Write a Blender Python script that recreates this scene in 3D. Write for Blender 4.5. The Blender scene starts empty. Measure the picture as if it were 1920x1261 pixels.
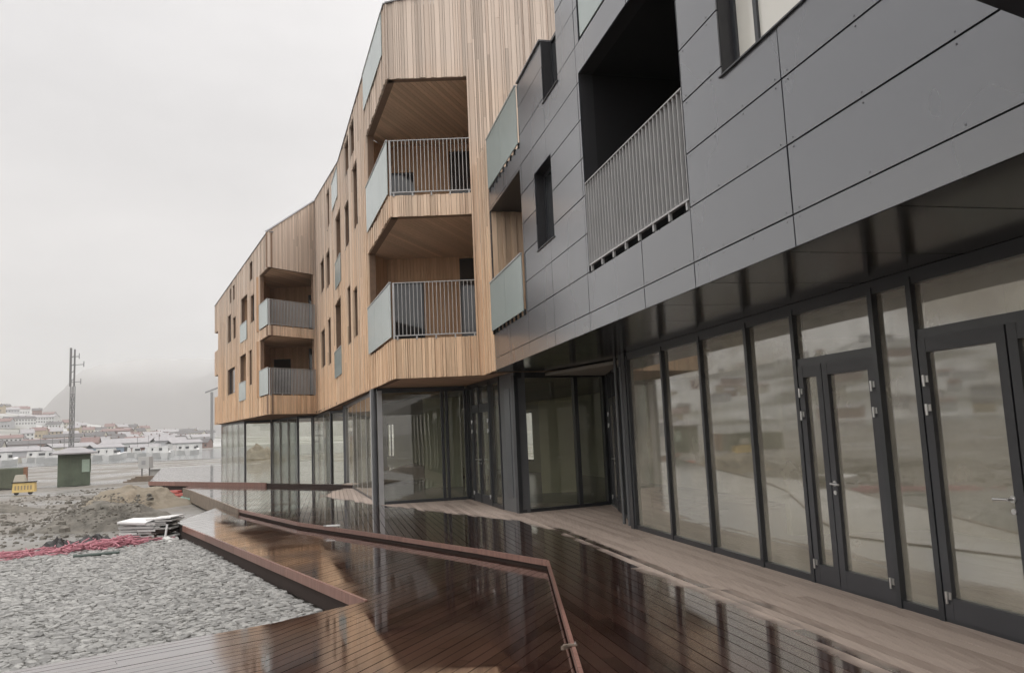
import bpy, math, random
from mathutils import Vector, Matrix
R = math.radians
random.seed(7)
SC = bpy.context.scene
COL = SC.collection

# ------------------------------------------------------------------ camera
EYE = 1.7
PITCH, ROLL = R(6.87), R(2.56)
fw = Vector((0, math.cos(PITCH), math.sin(PITCH)))
r0 = Vector((1, 0, 0)); u0 = Vector((0, -math.sin(PITCH), math.cos(PITCH)))
rt = math.cos(ROLL)*r0 - math.sin(ROLL)*u0
up = math.sin(ROLL)*r0 + math.cos(ROLL)*u0
cd = bpy.data.cameras.new('camera'); cam = bpy.data.objects.new('camera', cd); COL.objects.link(cam)
cd.sensor_width = 36; cd.sensor_fit = 'HORIZONTAL'; cd.lens = 1464/1920*36
cd.clip_start = .05; cd.clip_end = 9000
m = Matrix((rt, up, -fw)).transposed().to_4x4(); m.translation = (0, 0, EYE)
cam.matrix_world = m
SC.camera = cam

# ------------------------------------------------------------------ world: bright overcast
W = bpy.data.worlds.new("World"); SC.world = W; W.use_nodes = True
wt = W.node_tree; wt.nodes.clear()
def N(t, typ, **kw):
    n = t.nodes.new(typ)
    for k, v in kw.items():
        if k.startswith('i_'):
            key = k[2:]; key = int(key) if key.isdigit() else key.replace('_', ' ')
            n.inputs[key].default_value = v
        else: setattr(n, k, v)
    return n
SUN_EL, SUN_AZ = R(38), R(-110)
sky = N(wt, 'ShaderNodeTexSky', sky_type='NISHITA', sun_disc=False, sun_elevation=SUN_EL, sun_rotation=SUN_AZ)
bgs = N(wt, 'ShaderNodeBackground', i_Strength=.02)
wt.links.new(sky.outputs[0], bgs.inputs[0])
tc = N(wt, 'ShaderNodeTexCoord'); sp = N(wt, 'ShaderNodeSeparateXYZ')
wt.links.new(tc.outputs['Generated'], sp.inputs[0])
mp = N(wt, 'ShaderNodeMapping'); mp.inputs['Scale'].default_value = (1, 1, 2.6)
wt.links.new(tc.outputs['Generated'], mp.inputs[0])
nz = N(wt, 'ShaderNodeTexNoise', i_Scale=2.2, i_Detail=5.0, i_Roughness=.5)
wt.links.new(mp.outputs[0], nz.inputs['Vector'])
# luminance: overcast law, horizon darker than zenith
l1 = N(wt, 'ShaderNodeMapRange'); l1.inputs[1].default_value = 0; l1.inputs[2].default_value = .75
l1.inputs[3].default_value = .36; l1.inputs[4].default_value = .90
wt.links.new(sp.outputs[2], l1.inputs[0])
l2 = N(wt, 'ShaderNodeMapRange'); l2.inputs[1].default_value = .3; l2.inputs[2].default_value = .7
l2.inputs[3].default_value = -.13; l2.inputs[4].default_value = .13
wt.links.new(nz.outputs[0], l2.inputs[0])
ad = N(wt, 'ShaderNodeMath', operation='ADD')
wt.links.new(l1.outputs[0], ad.inputs[0]); wt.links.new(l2.outputs[0], ad.inputs[1])
mc = N(wt, 'ShaderNodeVectorMath', operation='SCALE'); mc.inputs[0].default_value = (1.0, .972, .955)
zz = N(wt, 'ShaderNodeMapRange', interpolation_type='SMOOTHSTEP'); zz.inputs[1].default_value = .5; zz.inputs[2].default_value = 1.0; zz.inputs[3].default_value = 1; zz.inputs[4].default_value = 2.7  # sky overhead, out of view, boosted to supply light
wt.links.new(sp.outputs[2], zz.inputs[0])
yy = N(wt, 'ShaderNodeMapRange', interpolation_type='SMOOTHSTEP'); yy.inputs[1].default_value = .45; yy.inputs[2].default_value = -.7; yy.inputs[3].default_value = 1; yy.inputs[4].default_value = 1.75   # unseen sky behind the viewer brightened, added to light the walls
wt.links.new(sp.outputs[1], yy.inputs[0])
zy = N(wt, 'ShaderNodeMath', operation='MULTIPLY'); wt.links.new(zz.outputs[0], zy.inputs[0]); wt.links.new(yy.outputs[0], zy.inputs[1])
ad2 = N(wt, 'ShaderNodeMath', operation='MULTIPLY'); wt.links.new(ad.outputs[0], ad2.inputs[0]); wt.links.new(zy.outputs[0], ad2.inputs[1]); ad = ad2
gx = N(wt, 'ShaderNodeMath', operation='MULTIPLY_ADD'); gx.inputs[1].default_value = .62; gx.inputs[2].default_value = 1.17   # the cloud is thinner towards +x
wt.links.new(sp.outputs[0], gx.inputs[0]); gm_ = N(wt, 'ShaderNodeMath', operation='MULTIPLY'); wt.links.new(gx.outputs[0], gm_.inputs[0]); wt.links.new(ad.outputs[0], gm_.inputs[1])
wt.links.new(gm_.outputs[0], mc.inputs['Scale'])
bg = N(wt, 'ShaderNodeBackground', i_Strength=1.0)
wt.links.new(mc.outputs[0], bg.inputs[0])
ash = N(wt, 'ShaderNodeAddShader'); wo = N(wt, 'ShaderNodeOutputWorld')
wt.links.new(bgs.outputs[0], ash.inputs[0]); wt.links.new(bg.outputs[0], ash.inputs[1])
wt.links.new(ash.outputs[0], wo.inputs[0])
sl = bpy.data.lights.new('sun', 'SUN'); sl.energy = .5; sl.angle = R(35); sl.color = (1, .96, .9)
so = bpy.data.objects.new('sun', sl); COL.objects.link(so)
so.rotation_euler = Vector((-math.sin(SUN_AZ)*math.cos(SUN_EL)*-1, math.cos(SUN_AZ)*math.cos(SUN_EL), math.sin(SUN_EL))).to_track_quat('Z', 'Y').to_euler()
SC.view_settings.view_transform = 'Standard'; SC.view_settings.look = 'None'
SC.view_settings.exposure = .02; SC.view_settings.gamma = 1
SC.cycles.use_denoising = True
SC.cycles.max_bounces = 7; SC.cycles.diffuse_bounces = 3; SC.cycles.glossy_bounces = 4
SC.cycles.transparent_max_bounces = 16; SC.cycles.volume_bounces = 1
SC.cycles.sample_clamp_indirect = 6
SC.cycles.caustics_reflective = False; SC.cycles.caustics_refractive = False

# ------------------------------------------------------------------ materials
MT = {}
def newmat(name):
    m = bpy.data.materials.new(name); m.use_nodes = True; MT[name] = m
    return m, m.node_tree, m.node_tree.nodes['Principled BSDF']
def L(t, a, b): t.links.new(a, b)
def plain(name, col, rough=.6, noise=.12, nscale=8., metal=0, bump=0., spec=.5, tone=0.):
    """colour varied by a noise in object space, and by the per-board tone attribute"""
    m, t, b = newmat(name)
    b.inputs['Roughness'].default_value = rough; b.inputs['Metallic'].default_value = metal
    b.inputs['Specular IOR Level'].default_value = spec
    tx = N(t, 'ShaderNodeTexCoord'); n = N(t, 'ShaderNodeTexNoise', i_Scale=nscale, i_Detail=6.0)
    L(t, tx.outputs['Object'], n.inputs['Vector'])
    mr = N(t, 'ShaderNodeMapRange'); mr.inputs[1].default_value = .25; mr.inputs[2].default_value = .75
    mr.inputs[3].default_value = 1-noise; mr.inputs[4].default_value = 1+noise
    L(t, n.outputs[0], mr.inputs[0])
    src = mr.outputs[0]
    if tone:
        at = N(t, 'ShaderNodeAttribute', attribute_name='tone')
        m2 = N(t, 'ShaderNodeMapRange'); m2.inputs[3].default_value = 1-tone; m2.inputs[4].default_value = 1+tone
        L(t, at.outputs['Fac'], m2.inputs[0])
        mu = N(t, 'ShaderNodeMath', operation='MULTIPLY'); L(t, src, mu.inputs[0]); L(t, m2.outputs[0], mu.inputs[1]); src = mu.outputs[0]
    v = N(t, 'ShaderNodeVectorMath', operation='SCALE'); v.inputs[0].default_value = col
    L(t, src, v.inputs['Scale']); L(t, v.outputs[0], b.inputs['Base Color'])
    if bump:
        bp = N(t, 'ShaderNodeBump', i_Strength=bump, i_Distance=.02)
        L(t, n.outputs[0], bp.inputs['Height']); L(t, bp.outputs[0], b.inputs['Normal'])
    return m
def woodmat(name, c1, c2, rough=.75, spec=.25, tone=.2, streak=1.0, weather=None):
    m, t, b = newmat(name)
    b.inputs['Roughness'].default_value = rough; b.inputs['Specular IOR Level'].default_value = spec
    g = N(t, 'ShaderNodeNewGeometry')
    mp = N(t, 'ShaderNodeMapping'); mp.inputs['Scale'].default_value = (14, 14, .9)
    L(t, g.outputs['Position'], mp.inputs[0])
    n = N(t, 'ShaderNodeTexNoise', i_Scale=1.6, i_Detail=7.0, i_Roughness=.65)
    L(t, mp.outputs[0], n.inputs['Vector'])
    cr = N(t, 'ShaderNodeValToRGB')
    cr.color_ramp.elements[0].position = .3; cr.color_ramp.elements[0].color = (*c1, 1)
    cr.color_ramp.elements[1].position = .72; cr.color_ramp.elements[1].color = (*c2, 1)
    L(t, n.outputs[0], cr.inputs[0])
    at = N(t, 'ShaderNodeAttribute', attribute_name='tone')
    m2 = N(t, 'ShaderNodeMapRange'); m2.inputs[3].default_value = 1-tone; m2.inputs[4].default_value = 1+tone
    L(t, at.outputs['Fac'], m2.inputs[0])
    v = N(t, 'ShaderNodeVectorMath', operation='SCALE')
    L(t, cr.outputs[0], v.inputs[0]); L(t, m2.outputs[0], v.inputs['Scale'])
    col = v.outputs[0]
    if weather:   # silvering of the timber higher up the wall, where the rain reaches it
        sz = N(t, 'ShaderNodeSeparateXYZ'); L(t, g.outputs['Position'], sz.inputs[0])
        n2 = N(t, 'ShaderNodeTexNoise', i_Scale=.6, i_Detail=4.0); L(t, g.outputs['Position'], n2.inputs['Vector'])
        a2 = N(t, 'ShaderNodeMath', operation='MULTIPLY_ADD'); a2.inputs[1].default_value = 4.5
        L(t, n2.outputs[0], a2.inputs[0]); L(t, sz.outputs[2], a2.inputs[2])
        mr = N(t, 'ShaderNodeMapRange'); mr.inputs[1].default_value = 6.0; mr.inputs[2].default_value = 12.5
        mr.inputs[3].default_value = 0; mr.inputs[4].default_value = .85
        L(t, a2.outputs[0], mr.inputs[0])
        gs = N(t, 'ShaderNodeVectorMath', operation='SCALE'); gs.inputs[0].default_value = weather
        L(t, m2.outputs[0], gs.inputs['Scale'])
        mx = N(t, 'ShaderNodeMix', data_type='RGBA'); L(t, mr.outputs[0], mx.inputs[0])
        L(t, col, mx.inputs[6]); L(t, gs.outputs[0], mx.inputs[7]); col = mx.outputs[2]
    L(t, col, b.inputs['Base Color'])
    bp = N(t, 'ShaderNodeBump', i_Strength=.25, i_Distance=.01)
    L(t, n.outputs[0], bp.inputs['Height']); L(t, bp.outputs[0], b.inputs['Normal'])
    return m
woodmat('larch', (.60, .41, .27), (.84, .625, .43), weather=(.60, .515, .45))
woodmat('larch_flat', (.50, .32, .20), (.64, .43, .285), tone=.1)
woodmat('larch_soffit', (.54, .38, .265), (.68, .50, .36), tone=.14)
plain('backing', (.22, .145, .10), .9)
def panelmat():
    m = plain('panel', (.046, .052, .066), .3, .02, .5, spec=1.0, tone=.07); t = m.node_tree; b = t.nodes['Principled BSDF']
    g = N(t, 'ShaderNodeNewGeometry'); mp = N(t, 'ShaderNodeMapping'); mp.inputs['Scale'].default_value = (1, 1, .5); L(t, g.outputs['Position'], mp.inputs[0])
    n = N(t, 'ShaderNodeTexNoise', i_Scale=.7, i_Detail=2.0, i_Roughness=.5); L(t, mp.outputs[0], n.inputs['Vector'])
    mr = N(t, 'ShaderNodeMapRange'); mr.inputs[1].default_value = 0; mr.inputs[2].default_value = 1; mr.inputs[3].default_value = .22; mr.inputs[4].default_value = .34
    L(t, n.outputs[0], mr.inputs[0]); L(t, mr.outputs[0], b.inputs['Roughness'])
    b.inputs['IOR'].default_value = 1.75; b.inputs['Coat Weight'].default_value = .55; b.inputs['Coat IOR'].default_value = 1.6; b.inputs['Coat Roughness'].default_value = .22
panelmat()
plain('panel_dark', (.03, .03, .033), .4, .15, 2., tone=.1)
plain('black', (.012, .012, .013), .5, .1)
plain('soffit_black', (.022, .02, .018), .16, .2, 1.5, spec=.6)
plain('frame', (.028, .031, .036), .32, .1, 3., spec=.6)
plain('rivet', (.10, .102, .11), .4, .1, 3.)
plain('frame_grey', (.10, .105, .11), .4, .1, 3.)
plain('steel', (.62, .62, .61), .28, .05, metal=.9)
plain('rail_grey', (.42, .42, .42), .45, .08, 4.)
plain('screen', (.36, .42, .41), .22, .06, .8, spec=.6)
plain('cap', (.20, .20, .21), .4, .1)
plain('door_dark', (.05, .052, .055), .25, .1)
plain('inner_wall', (.72, .71, .54), .8, .06, 1.)
plain('inner_grey', (.36, .35, .31), .8, .08, 1.)
plain('inner_floor', (.22, .22, .21), .25, .12, 1.)
plain('concrete', (.34, .335, .32), .8, .15, 3., bump=.3)
# window panes of the flats: dark, mirror-like
def panemat():
    m, t, b = newmat('pane_dark')
    b.inputs['Base Color'].default_value = (.035, .038, .042, 1); b.inputs['Roughness'].default_value = .05
    b.inputs['Specular IOR Level'].default_value = .9
panemat()
plain('pane_pale', (.66, .65, .60), .1, .1, 1., spec=.9)  # pale glossy pane colour
def glassmat(name, tint, ior, film, base=0.):
    m, t, b = newmat(name); t.nodes.remove(b); out = t.nodes['Material Output']
    tr = N(t, 'ShaderNodeBsdfTransparent'); tr.inputs[0].default_value = (*tint, 1)
    gl = N(t, 'ShaderNodeBsdfGlossy', i_Roughness=.015 if name == 'glass' else .032); gl.inputs[0].default_value = (.97, .96, .93, 1)
    fr = N(t, 'ShaderNodeFresnel', i_IOR=ior)
    g = N(t, 'ShaderNodeNewGeometry')
    n = N(t, 'ShaderNodeTexNoise', i_Scale=.55, i_Detail=1.0); L(t, g.outputs['Position'], n.inputs['Vector'])
    bp = N(t, 'ShaderNodeBump', i_Strength=.05, i_Distance=.06); L(t, n.outputs[0], bp.inputs['Height'])
    L(t, bp.outputs[0], gl.inputs['Normal'])
    fa = N(t, 'ShaderNodeMath', operation='ADD'); fa.inputs[1].default_value = base; fa.use_clamp = True
    bf = N(t, 'ShaderNodeMath', operation='SUBTRACT'); bf.inputs[0].default_value = 1; L(t, g.outputs['Backfacing'], bf.inputs[1])
    fb_ = N(t, 'ShaderNodeMath', operation='MULTIPLY'); L(t, bf.outputs[0], fb_.inputs[1])
    L(t, fr.outputs[0], fa.inputs[0]); L(t, fa.outputs[0], fb_.inputs[0])
    mx = N(t, 'ShaderNodeMixShader'); L(t, fb_.outputs[0], mx.inputs[0]); L(t, tr.outputs[0], mx.inputs[1]); L(t, gl.outputs[0], mx.inputs[2])
    df = N(t, 'ShaderNodeBsdfDiffuse'); df.inputs[0].default_value = (.66, .62, .53, 1)
    n2 = N(t, 'ShaderNodeTexNoise', i_Scale=1.4, i_Detail=5.0); L(t, g.outputs['Position'], n2.inputs['Vector'])
    mr = N(t, 'ShaderNodeMapRange'); mr.inputs[1].default_value = .3; mr.inputs[2].default_value = .7
    mr.inputs[3].default_value = film*.5; mr.inputs[4].default_value = film*1.5
    L(t, n2.outputs[0], mr.inputs[0])
    m3 = N(t, 'ShaderNodeMixShader'); L(t, mr.outputs[0], m3.inputs[0]); L(t, mx.outputs[0], m3.inputs[1]); L(t, df.outputs[0], m3.inputs[2])
    L(t, m3.outputs[0], out.inputs[0])
glassmat('glass', (.88, .89, .84), 1.8, .06, .05)
glassmat('glass_shop', (.84, .85, .78), 2.0, .23, .15)
glassmat('glass_side', (.6, .64, .62), 1.8, .12, .05)
def deckmat(name, az):
    """dark hardwood decking: rain-wet and glossy, dry under the overhang"""
    m, t, b = newmat(name)
    g = N(t, 'ShaderNodeNewGeometry'); sx = N(t, 'ShaderNodeSeparateXYZ'); L(t, g.outputs['Position'], sx.inputs[0])
    # grain stretched along the boards
    mp = N(t, 'ShaderNodeMapping'); mp.inputs['Rotation'].default_value = (0, 0, az); mp.inputs['Scale'].default_value = (22, 1.2, 1)
    L(t, g.outputs['Position'], mp.inputs[0])
    n = N(t, 'ShaderNodeTexNoise', i_Scale=1.4, i_Detail=6.0, i_Roughness=.6); L(t, mp.outputs[0], n.inputs['Vector'])
    at = N(t, 'ShaderNodeAttribute', attribute_name='tone')
    ad = N(t, 'ShaderNodeMath', operation='MULTIPLY_ADD'); ad.inputs[1].default_value = .55
    L(t, at.outputs['Fac'], ad.inputs[0]); L(t, n.outputs[0], ad.inputs[2])
    cr = N(t, 'ShaderNodeValToRGB'); cr.color_ramp.elements[0].position = .45; cr.color_ramp.elements[0].color = (.027, .0125, .0095, 1)
    cr.color_ramp.elements[1].position = 1.0; cr.color_ramp.elements[1].color = (.062, .031, .023, 1)
    L(t, ad.outputs[0], cr.inputs[0])
    cd_ = N(t, 'ShaderNodeValToRGB'); cd_.color_ramp.elements[0].position = .45; cd_.color_ramp.elements[0].color = (.30, .235, .195, 1)
    cd_.color_ramp.elements[1].position = 1.0; cd_.color_ramp.elements[1].color = (.46, .375, .32, 1)
    L(t, ad.outputs[0], cd_.inputs[0])
    # dry zone edge x as a function of y
    yr = N(t, 'ShaderNodeMapRange'); yr.inputs[1].default_value = 0; yr.inputs[2].default_value = 24; L(t, sx.outputs[1], yr.inputs[0])
    fc = N(t, 'ShaderNodeFloatCurve'); c = fc.mapping.curves[0]
    pts = [(0, 2.95), (5.5, 2.4), (7.5, 2.08), (9.7, 1.45), (13.4, .70), (15.2, -.1), (17.1, -1.5), (19.8, -3.4), (24, -6)]
    c.points[0].location = (0, (pts[0][1]+8)/16); c.points[1].location = (1, (pts[-1][1]+8)/16)
    for y, x in pts[1:-1]: c.points.new(y/24, (x+8)/16)
    for p in c.points: p.handle_type = 'VECTOR'
    fc.mapping.update(); L(t, yr.outputs[0], fc.inputs['Value'])
    xe = N(t, 'ShaderNodeMath', operation='MULTIPLY_ADD'); xe.inputs[1].default_value = 16; xe.inputs[2].default_value = -8
    L(t, fc.outputs[0], xe.inputs[0])
    df = N(t, 'ShaderNodeMath', operation='SUBTRACT'); L(t, sx.outputs[0], df.inputs[0]); L(t, xe.outputs[0], df.inputs[1])
    n3 = N(t, 'ShaderNodeTexNoise', i_Scale=1.3, i_Detail=6.0, i_Roughness=.6); L(t, g.outputs['Position'], n3.inputs['Vector'])
    j1 = N(t, 'ShaderNodeMath', operation='MULTIPLY_ADD'); j1.inputs[1].default_value = .55; j1.inputs[2].default_value = -.275
    L(t, n3.outputs[0], j1.inputs[0])
    j2 = N(t, 'ShaderNodeMath', operation='MULTIPLY_ADD'); j2.inputs[1].default_value = .22; L(t, at.outputs['Fac'], j2.inputs[0]); L(t, j1.outputs[0], j2.inputs[2])
    d2 = N(t, 'ShaderNodeMath', operation='ADD'); L(t, df.outputs[0], d2.inputs[0]); L(t, j2.outputs[0], d2.inputs[1])
    dr = N(t, 'ShaderNodeMapRange'); dr.inputs[1].default_value = .0; dr.inputs[2].default_value = .22; L(t, d2.outputs[0], dr.inputs[0])
    mx = N(t, 'ShaderNodeMix', data_type='RGBA'); L(t, dr.outputs[0], mx.inputs[0]); L(t, cr.outputs[0], mx.inputs[6]); L(t, cd_.outputs[0], mx.inputs[7])
    L(t, mx.outputs[2], b.inputs['Base Color'])
    # wet roughness: film of water, patchy
    n4 = N(t, 'ShaderNodeTexNoise', i_Scale=.9, i_Detail=4.0); L(t, g.outputs['Position'], n4.inputs['Vector'])
    wr = N(t, 'ShaderNodeMapRange'); wr.inputs[1].default_value = .35; wr.inputs[2].default_value = .7; wr.inputs[3].default_value = .03; wr.inputs[4].default_value = .15
    L(t, n4.outputs[0], wr.inputs[0])
    rm = N(t, 'ShaderNodeMix', data_type='FLOAT'); L(t, dr.outputs[0], rm.inputs[0]); L(t, wr.outputs[0], rm.inputs[2]); rm.inputs[3].default_value = .62
    L(t, rm.outputs[0], b.inputs['Roughness']); b.inputs['Specular IOR Level'].default_value = .62
    cw = N(t, 'ShaderNodeMapRange'); cw.inputs[3].default_value = 1; cw.inputs[4].default_value = 0; L(t, dr.outputs[0], cw.inputs[0])
    L(t, cw.outputs[0], b.inputs['Coat Weight']); b.inputs['Coat IOR'].default_value = 1.9; L(t, wr.outputs[0], b.inputs['Coat Roughness'])
    bp = N(t, 'ShaderNodeBump', i_Strength=.10, i_Distance=.004); L(t, n.outputs[0], bp.inputs['Height']); L(t, bp.outputs[0], b.inputs['Normal'])
deckmat('deck_upper', R(-13)); deckmat('deck_lower', R(26)); deckmat('deck_side', R(54))
woodmat('kerb', (.15, .075, .058), (.28, .155, .125), rough=.35, spec=.5)
plain('deck_under', (.03, .018, .014), .9)  # dark fill below the boards, with the gap's shade in its colour
# stone and ground
def groundmat(name, c1, c2, sc, rough=.8, bump=.5, wet=.0, c3=None, sc3=.25):
    m, t, b = newmat(name)
    g = N(t, 'ShaderNodeNewGeometry')
    n = N(t, 'ShaderNodeTexNoise', i_Scale=sc, i_Detail=9.0, i_Roughness=.65); L(t, g.outputs['Position'], n.inputs['Vector'])
    cr = N(t, 'ShaderNodeValToRGB'); cr.color_ramp.elements[0].position = .32; cr.color_ramp.elements[0].color = (*c1, 1)
    cr.color_ramp.elements[1].position = .68; cr.color_ramp.elements[1].color = (*c2, 1); L(t, n.outputs[0], cr.inputs[0])
    n2 = N(t, 'ShaderNodeTexNoise', i_Scale=sc3, i_Detail=5.0); L(t, g.outputs['Position'], n2.inputs['Vector'])
    col = cr.outputs[0]
    rr = N(t, 'ShaderNodeMapRange'); rr.inputs[1].default_value = .42; rr.inputs[2].default_value = .6; L(t, n2.outputs[0], rr.inputs[0])
    if c3:
        mx = N(t, 'ShaderNodeMix', data_type='RGBA'); L(t, rr.outputs[0], mx.inputs[0]); L(t, col, mx.inputs[6]); mx.inputs[7].default_value = (*c3, 1); col = mx.outputs[2]
    L(t, col, b.inputs['Base Color'])
    r2 = N(t, 'ShaderNodeMapRange'); r2.inputs[3].default_value = rough; r2.inputs[4].default_value = rough-wet; L(t, rr.outputs[0], r2.inputs[0])
    L(t, r2.outputs[0], b.inputs['Roughness'])
    bp = N(t, 'ShaderNodeBump', i_Strength=bump, i_Distance=.05); L(t, n.outputs[0], bp.inputs['Height']); L(t, bp.outputs[0], b.inputs['Normal'])
groundmat('site_ground', (.105, .094, .078), (.21, .192, .168), 2.6, .8, .8, .55, (.19, .182, .168), .16)
groundmat('gravel_bed', (.10, .097, .09), (.24, .235, .22), 9, .85, .8)
plain('stones', (.225, .222, .21), .5, .22, 9., bump=.3, tone=.38)
groundmat('soil', (.085, .08, .068), (.19, .175, .15), 3., .9, .9)
groundmat('soil_brown', (.15, .12, .085), (.30, .25, .185), 3., .9, .9, 0, (.22, .19, .145), .5)
groundmat('hill', (.07, .075, .055), (.16, .15, .125), .035, .95, .2, 0, (.42, .42, .41), .012)
hm = bpy.data.materials.new('haze'); hm.use_nodes = True; MT['haze'] = hm
hn = hm.node_tree; hn.nodes.remove(hn.nodes['Principled BSDF'])
hv = N(hn, 'ShaderNodeVolumePrincipled', i_Density=.0003, i_Anisotropy=.0); hv.inputs['Color'].default_value = (.93, .92, .91, 1)
L(hn, hv.outputs[0], hn.nodes['Material Output'].inputs['Volume'])
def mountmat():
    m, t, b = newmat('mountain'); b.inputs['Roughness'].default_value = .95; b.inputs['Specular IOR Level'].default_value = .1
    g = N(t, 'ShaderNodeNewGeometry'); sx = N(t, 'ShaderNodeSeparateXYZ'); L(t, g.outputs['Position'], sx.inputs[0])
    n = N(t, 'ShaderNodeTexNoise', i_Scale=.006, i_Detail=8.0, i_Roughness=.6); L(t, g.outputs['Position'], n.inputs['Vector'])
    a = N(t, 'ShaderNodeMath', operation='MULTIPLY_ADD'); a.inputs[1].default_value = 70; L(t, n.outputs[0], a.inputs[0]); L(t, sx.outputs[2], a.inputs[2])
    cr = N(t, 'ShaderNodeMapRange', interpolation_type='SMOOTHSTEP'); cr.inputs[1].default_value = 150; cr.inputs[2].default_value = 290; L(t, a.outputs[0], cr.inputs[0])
    mx = N(t, 'ShaderNodeMix', data_type='RGBA'); L(t, cr.outputs[0], mx.inputs[0]); mx.inputs[6].default_value = (.14, .135, .13, 1); mx.inputs[7].default_value = (.27, .27, .265, 1)  # paler with height: the fade into cloud is put into the colour
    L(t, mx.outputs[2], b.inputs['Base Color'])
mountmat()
groundmat('scrub_slope', (.20, .17, .12), (.36, .33, .27), .006, .95, .1, 0, (.62, .62, .60), .0035)
plain('water', (.16, .17, .17), .12, .1, .3)
for nm, c in dict(white=(.50, .50, .49), cream=(.46, .43, .36), redbrown=(.20, .12, .10), greyp=(.38, .38, .39), ochre=(.33, .27, .18), bluep=(.25, .30, .36), greenp=(.22, .28, .22)).items():
    plain('paint_'+nm, c, .7, .08, .5)
plain('roof_dark', (.09, .085, .085), .8, .2, 1.); plain('roof_red', (.17, .11, .10), .8, .2, 1.); plain('roof_grey', (.27, .26, .265), .7, .15, 1.)
plain('kiosk_green', (.10, .122, .088), .7, .25, 1.5); plain('kiosk_light', (.32, .40, .33), .6, .1)
plain('yellow', (.68, .50, .20), .55, .12, 3.); plain('container_green', (.115, .125, .09), .7, .2, 1.); plain('rust', (.24, .13, .08), .8, .25, 3.)
plain('pink', (.40, .16, .19), .5, .25, 9.); plain('red', (.55, .16, .14), .6, .15, 4.); plain('teal', (.22, .36, .31), .6, .2, 3.)
plain('plastic_black', (.02, .018, .018), .35, .3, 12.); plain('pipe_green', (.04, .06, .05), .4, .1)
plain('slab', (.50, .50, .485), .7, .15, 4., bump=.2, tone=.3); plain('wrap_white', (.74, .74, .73), .3, .06, 5.); plain('pallet_wood', (.20, .16, .125), .85, .2, 5.)
plain('mast_steel', (.17, .17, .17), .6, .1)

# ------------------------------------------------------------------ mesh helpers
class MB:
    def __init__(s): s.v = []; s.f = []; s.t = []; s.mi = []; s.mats = []
    def mat(s, n):
        if n not in s.mats: s.mats.append(n)
        return s.mats.index(n)
    def hexa(s, p, mat, tone=None):
        """p: 4 bottom points then 4 top points, same winding"""
        k = len(s.v); s.v += [tuple(q) for q in p]; mi = s.mat(mat); tone = random.random() if tone is None else tone
        a, b, c, d = (Vector(p[i]) for i in (0, 1, 3, 4)); inv = (b-a).cross(c-a).dot(d-a) < 0
        for f in ((0, 3, 2, 1), (4, 5, 6, 7), (0, 1, 5, 4), (1, 2, 6, 5), (2, 3, 7, 6), (3, 0, 4, 7)):
            s.f.append(tuple(k+i for i in (f[::-1] if inv else f))); s.t.append(tone); s.mi.append(mi)
    def box(s, x0, y0, z0, x1, y1, z1, mat, tone=None):
        s.hexa([(x0, y0, z0), (x1, y0, z0), (x1, y1, z0), (x0, y1, z0), (x0, y0, z1), (x1, y0, z1), (x1, y1, z1), (x0, y1, z1)], mat, tone)
    def prism(s, poly, z0, z1, mat, tone=None):
        n = len(poly)
        if n < 3: return
        a = sum(poly[i][0]*poly[(i+1) % n][1]-poly[(i+1) % n][0]*poly[i][1] for i in range(n))
        if a < 0: poly = poly[::-1]
        k = len(s.v); mi = s.mat(mat); tone = random.random() if tone is None else tone
        s.v += [(p[0], p[1], z0) for p in poly]+[(p[0], p[1], z1) for p in poly]
        fs = [tuple(k+i for i in range(n))[::-1], tuple(k+n+i for i in range(n))]+[(k+i, k+(i+1) % n, k+n+(i+1) % n, k+n+i) for i in range(n)]
        for f in fs: s.f.append(f); s.t.append(tone); s.mi.append(mi)
    def tube(s, a, b, r, mat, n=8, r2=None):
        a = Vector(a); b = Vector(b); d = (b-a); r2 = r if r2 is None else r2
        q = d.to_track_quat('Z', 'Y'); k = len(s.v); mi = s.mat(mat); tone = random.random()
        for c, rr in ((a, r), (b, r2)):
            for i in range(n):
                s.v.append(tuple(c+q @ Vector((rr*math.cos(6.2832*i/n), rr*math.sin(6.2832*i/n), 0))))
        fs = [(k+i, k+(i+1) % n, k+n+(i+1) % n, k+n+i) for i in range(n)]+[tuple(k+i for i in range(n))[::-1], tuple(k+n+i for i in range(n))]
        for f in fs: s.f.append(f); s.t.append(tone); s.mi.append(mi)
    def build(s, name, parent=None, loc=(0, 0, 0), smooth=False):
        me = bpy.data.meshes.new(name); me.from_pydata(s.v, [], s.f)
        for n in s.mats: me.materials.append(MT[n])
        me.polygons.foreach_set('material_index', s.mi)
        at = me.attributes.new('tone', 'FLOAT', 'FACE'); at.data.foreach_set('value', s.t)
        if smooth: me.polygons.foreach_set('use_smooth', [True]*len(s.f))
        me.update()
        o = bpy.data.objects.new(name, me); COL.objects.link(o); o.location = loc
        if parent: adopt(o, parent, Vector((0, 0, 0)))
        return o
WL = {}      # world position of things whose parts are modelled in world coordinates
def adopt(o, parent, w):
    o.parent = parent
    if parent.name in WL:
        o.matrix_parent_inverse = Matrix.Translation(-WL[parent.name]); WL[o.name] = w
def tag(o, label=None, cat=None, group=None, kind=None):
    if label: o['label'] = label
    if cat: o['category'] = cat
    if group: o['group'] = group
    if kind: o['kind'] = kind
    return o
def thing(name, label, cat, loc=(0, 0, 0), rz=0, group=None):
    o = bpy.data.objects.new(name, None); COL.objects.link(o); o.location = loc; o.rotation_euler = (0, 0, rz)
    o.empty_display_size = .3
    return tag(o, label, cat, group)

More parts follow.
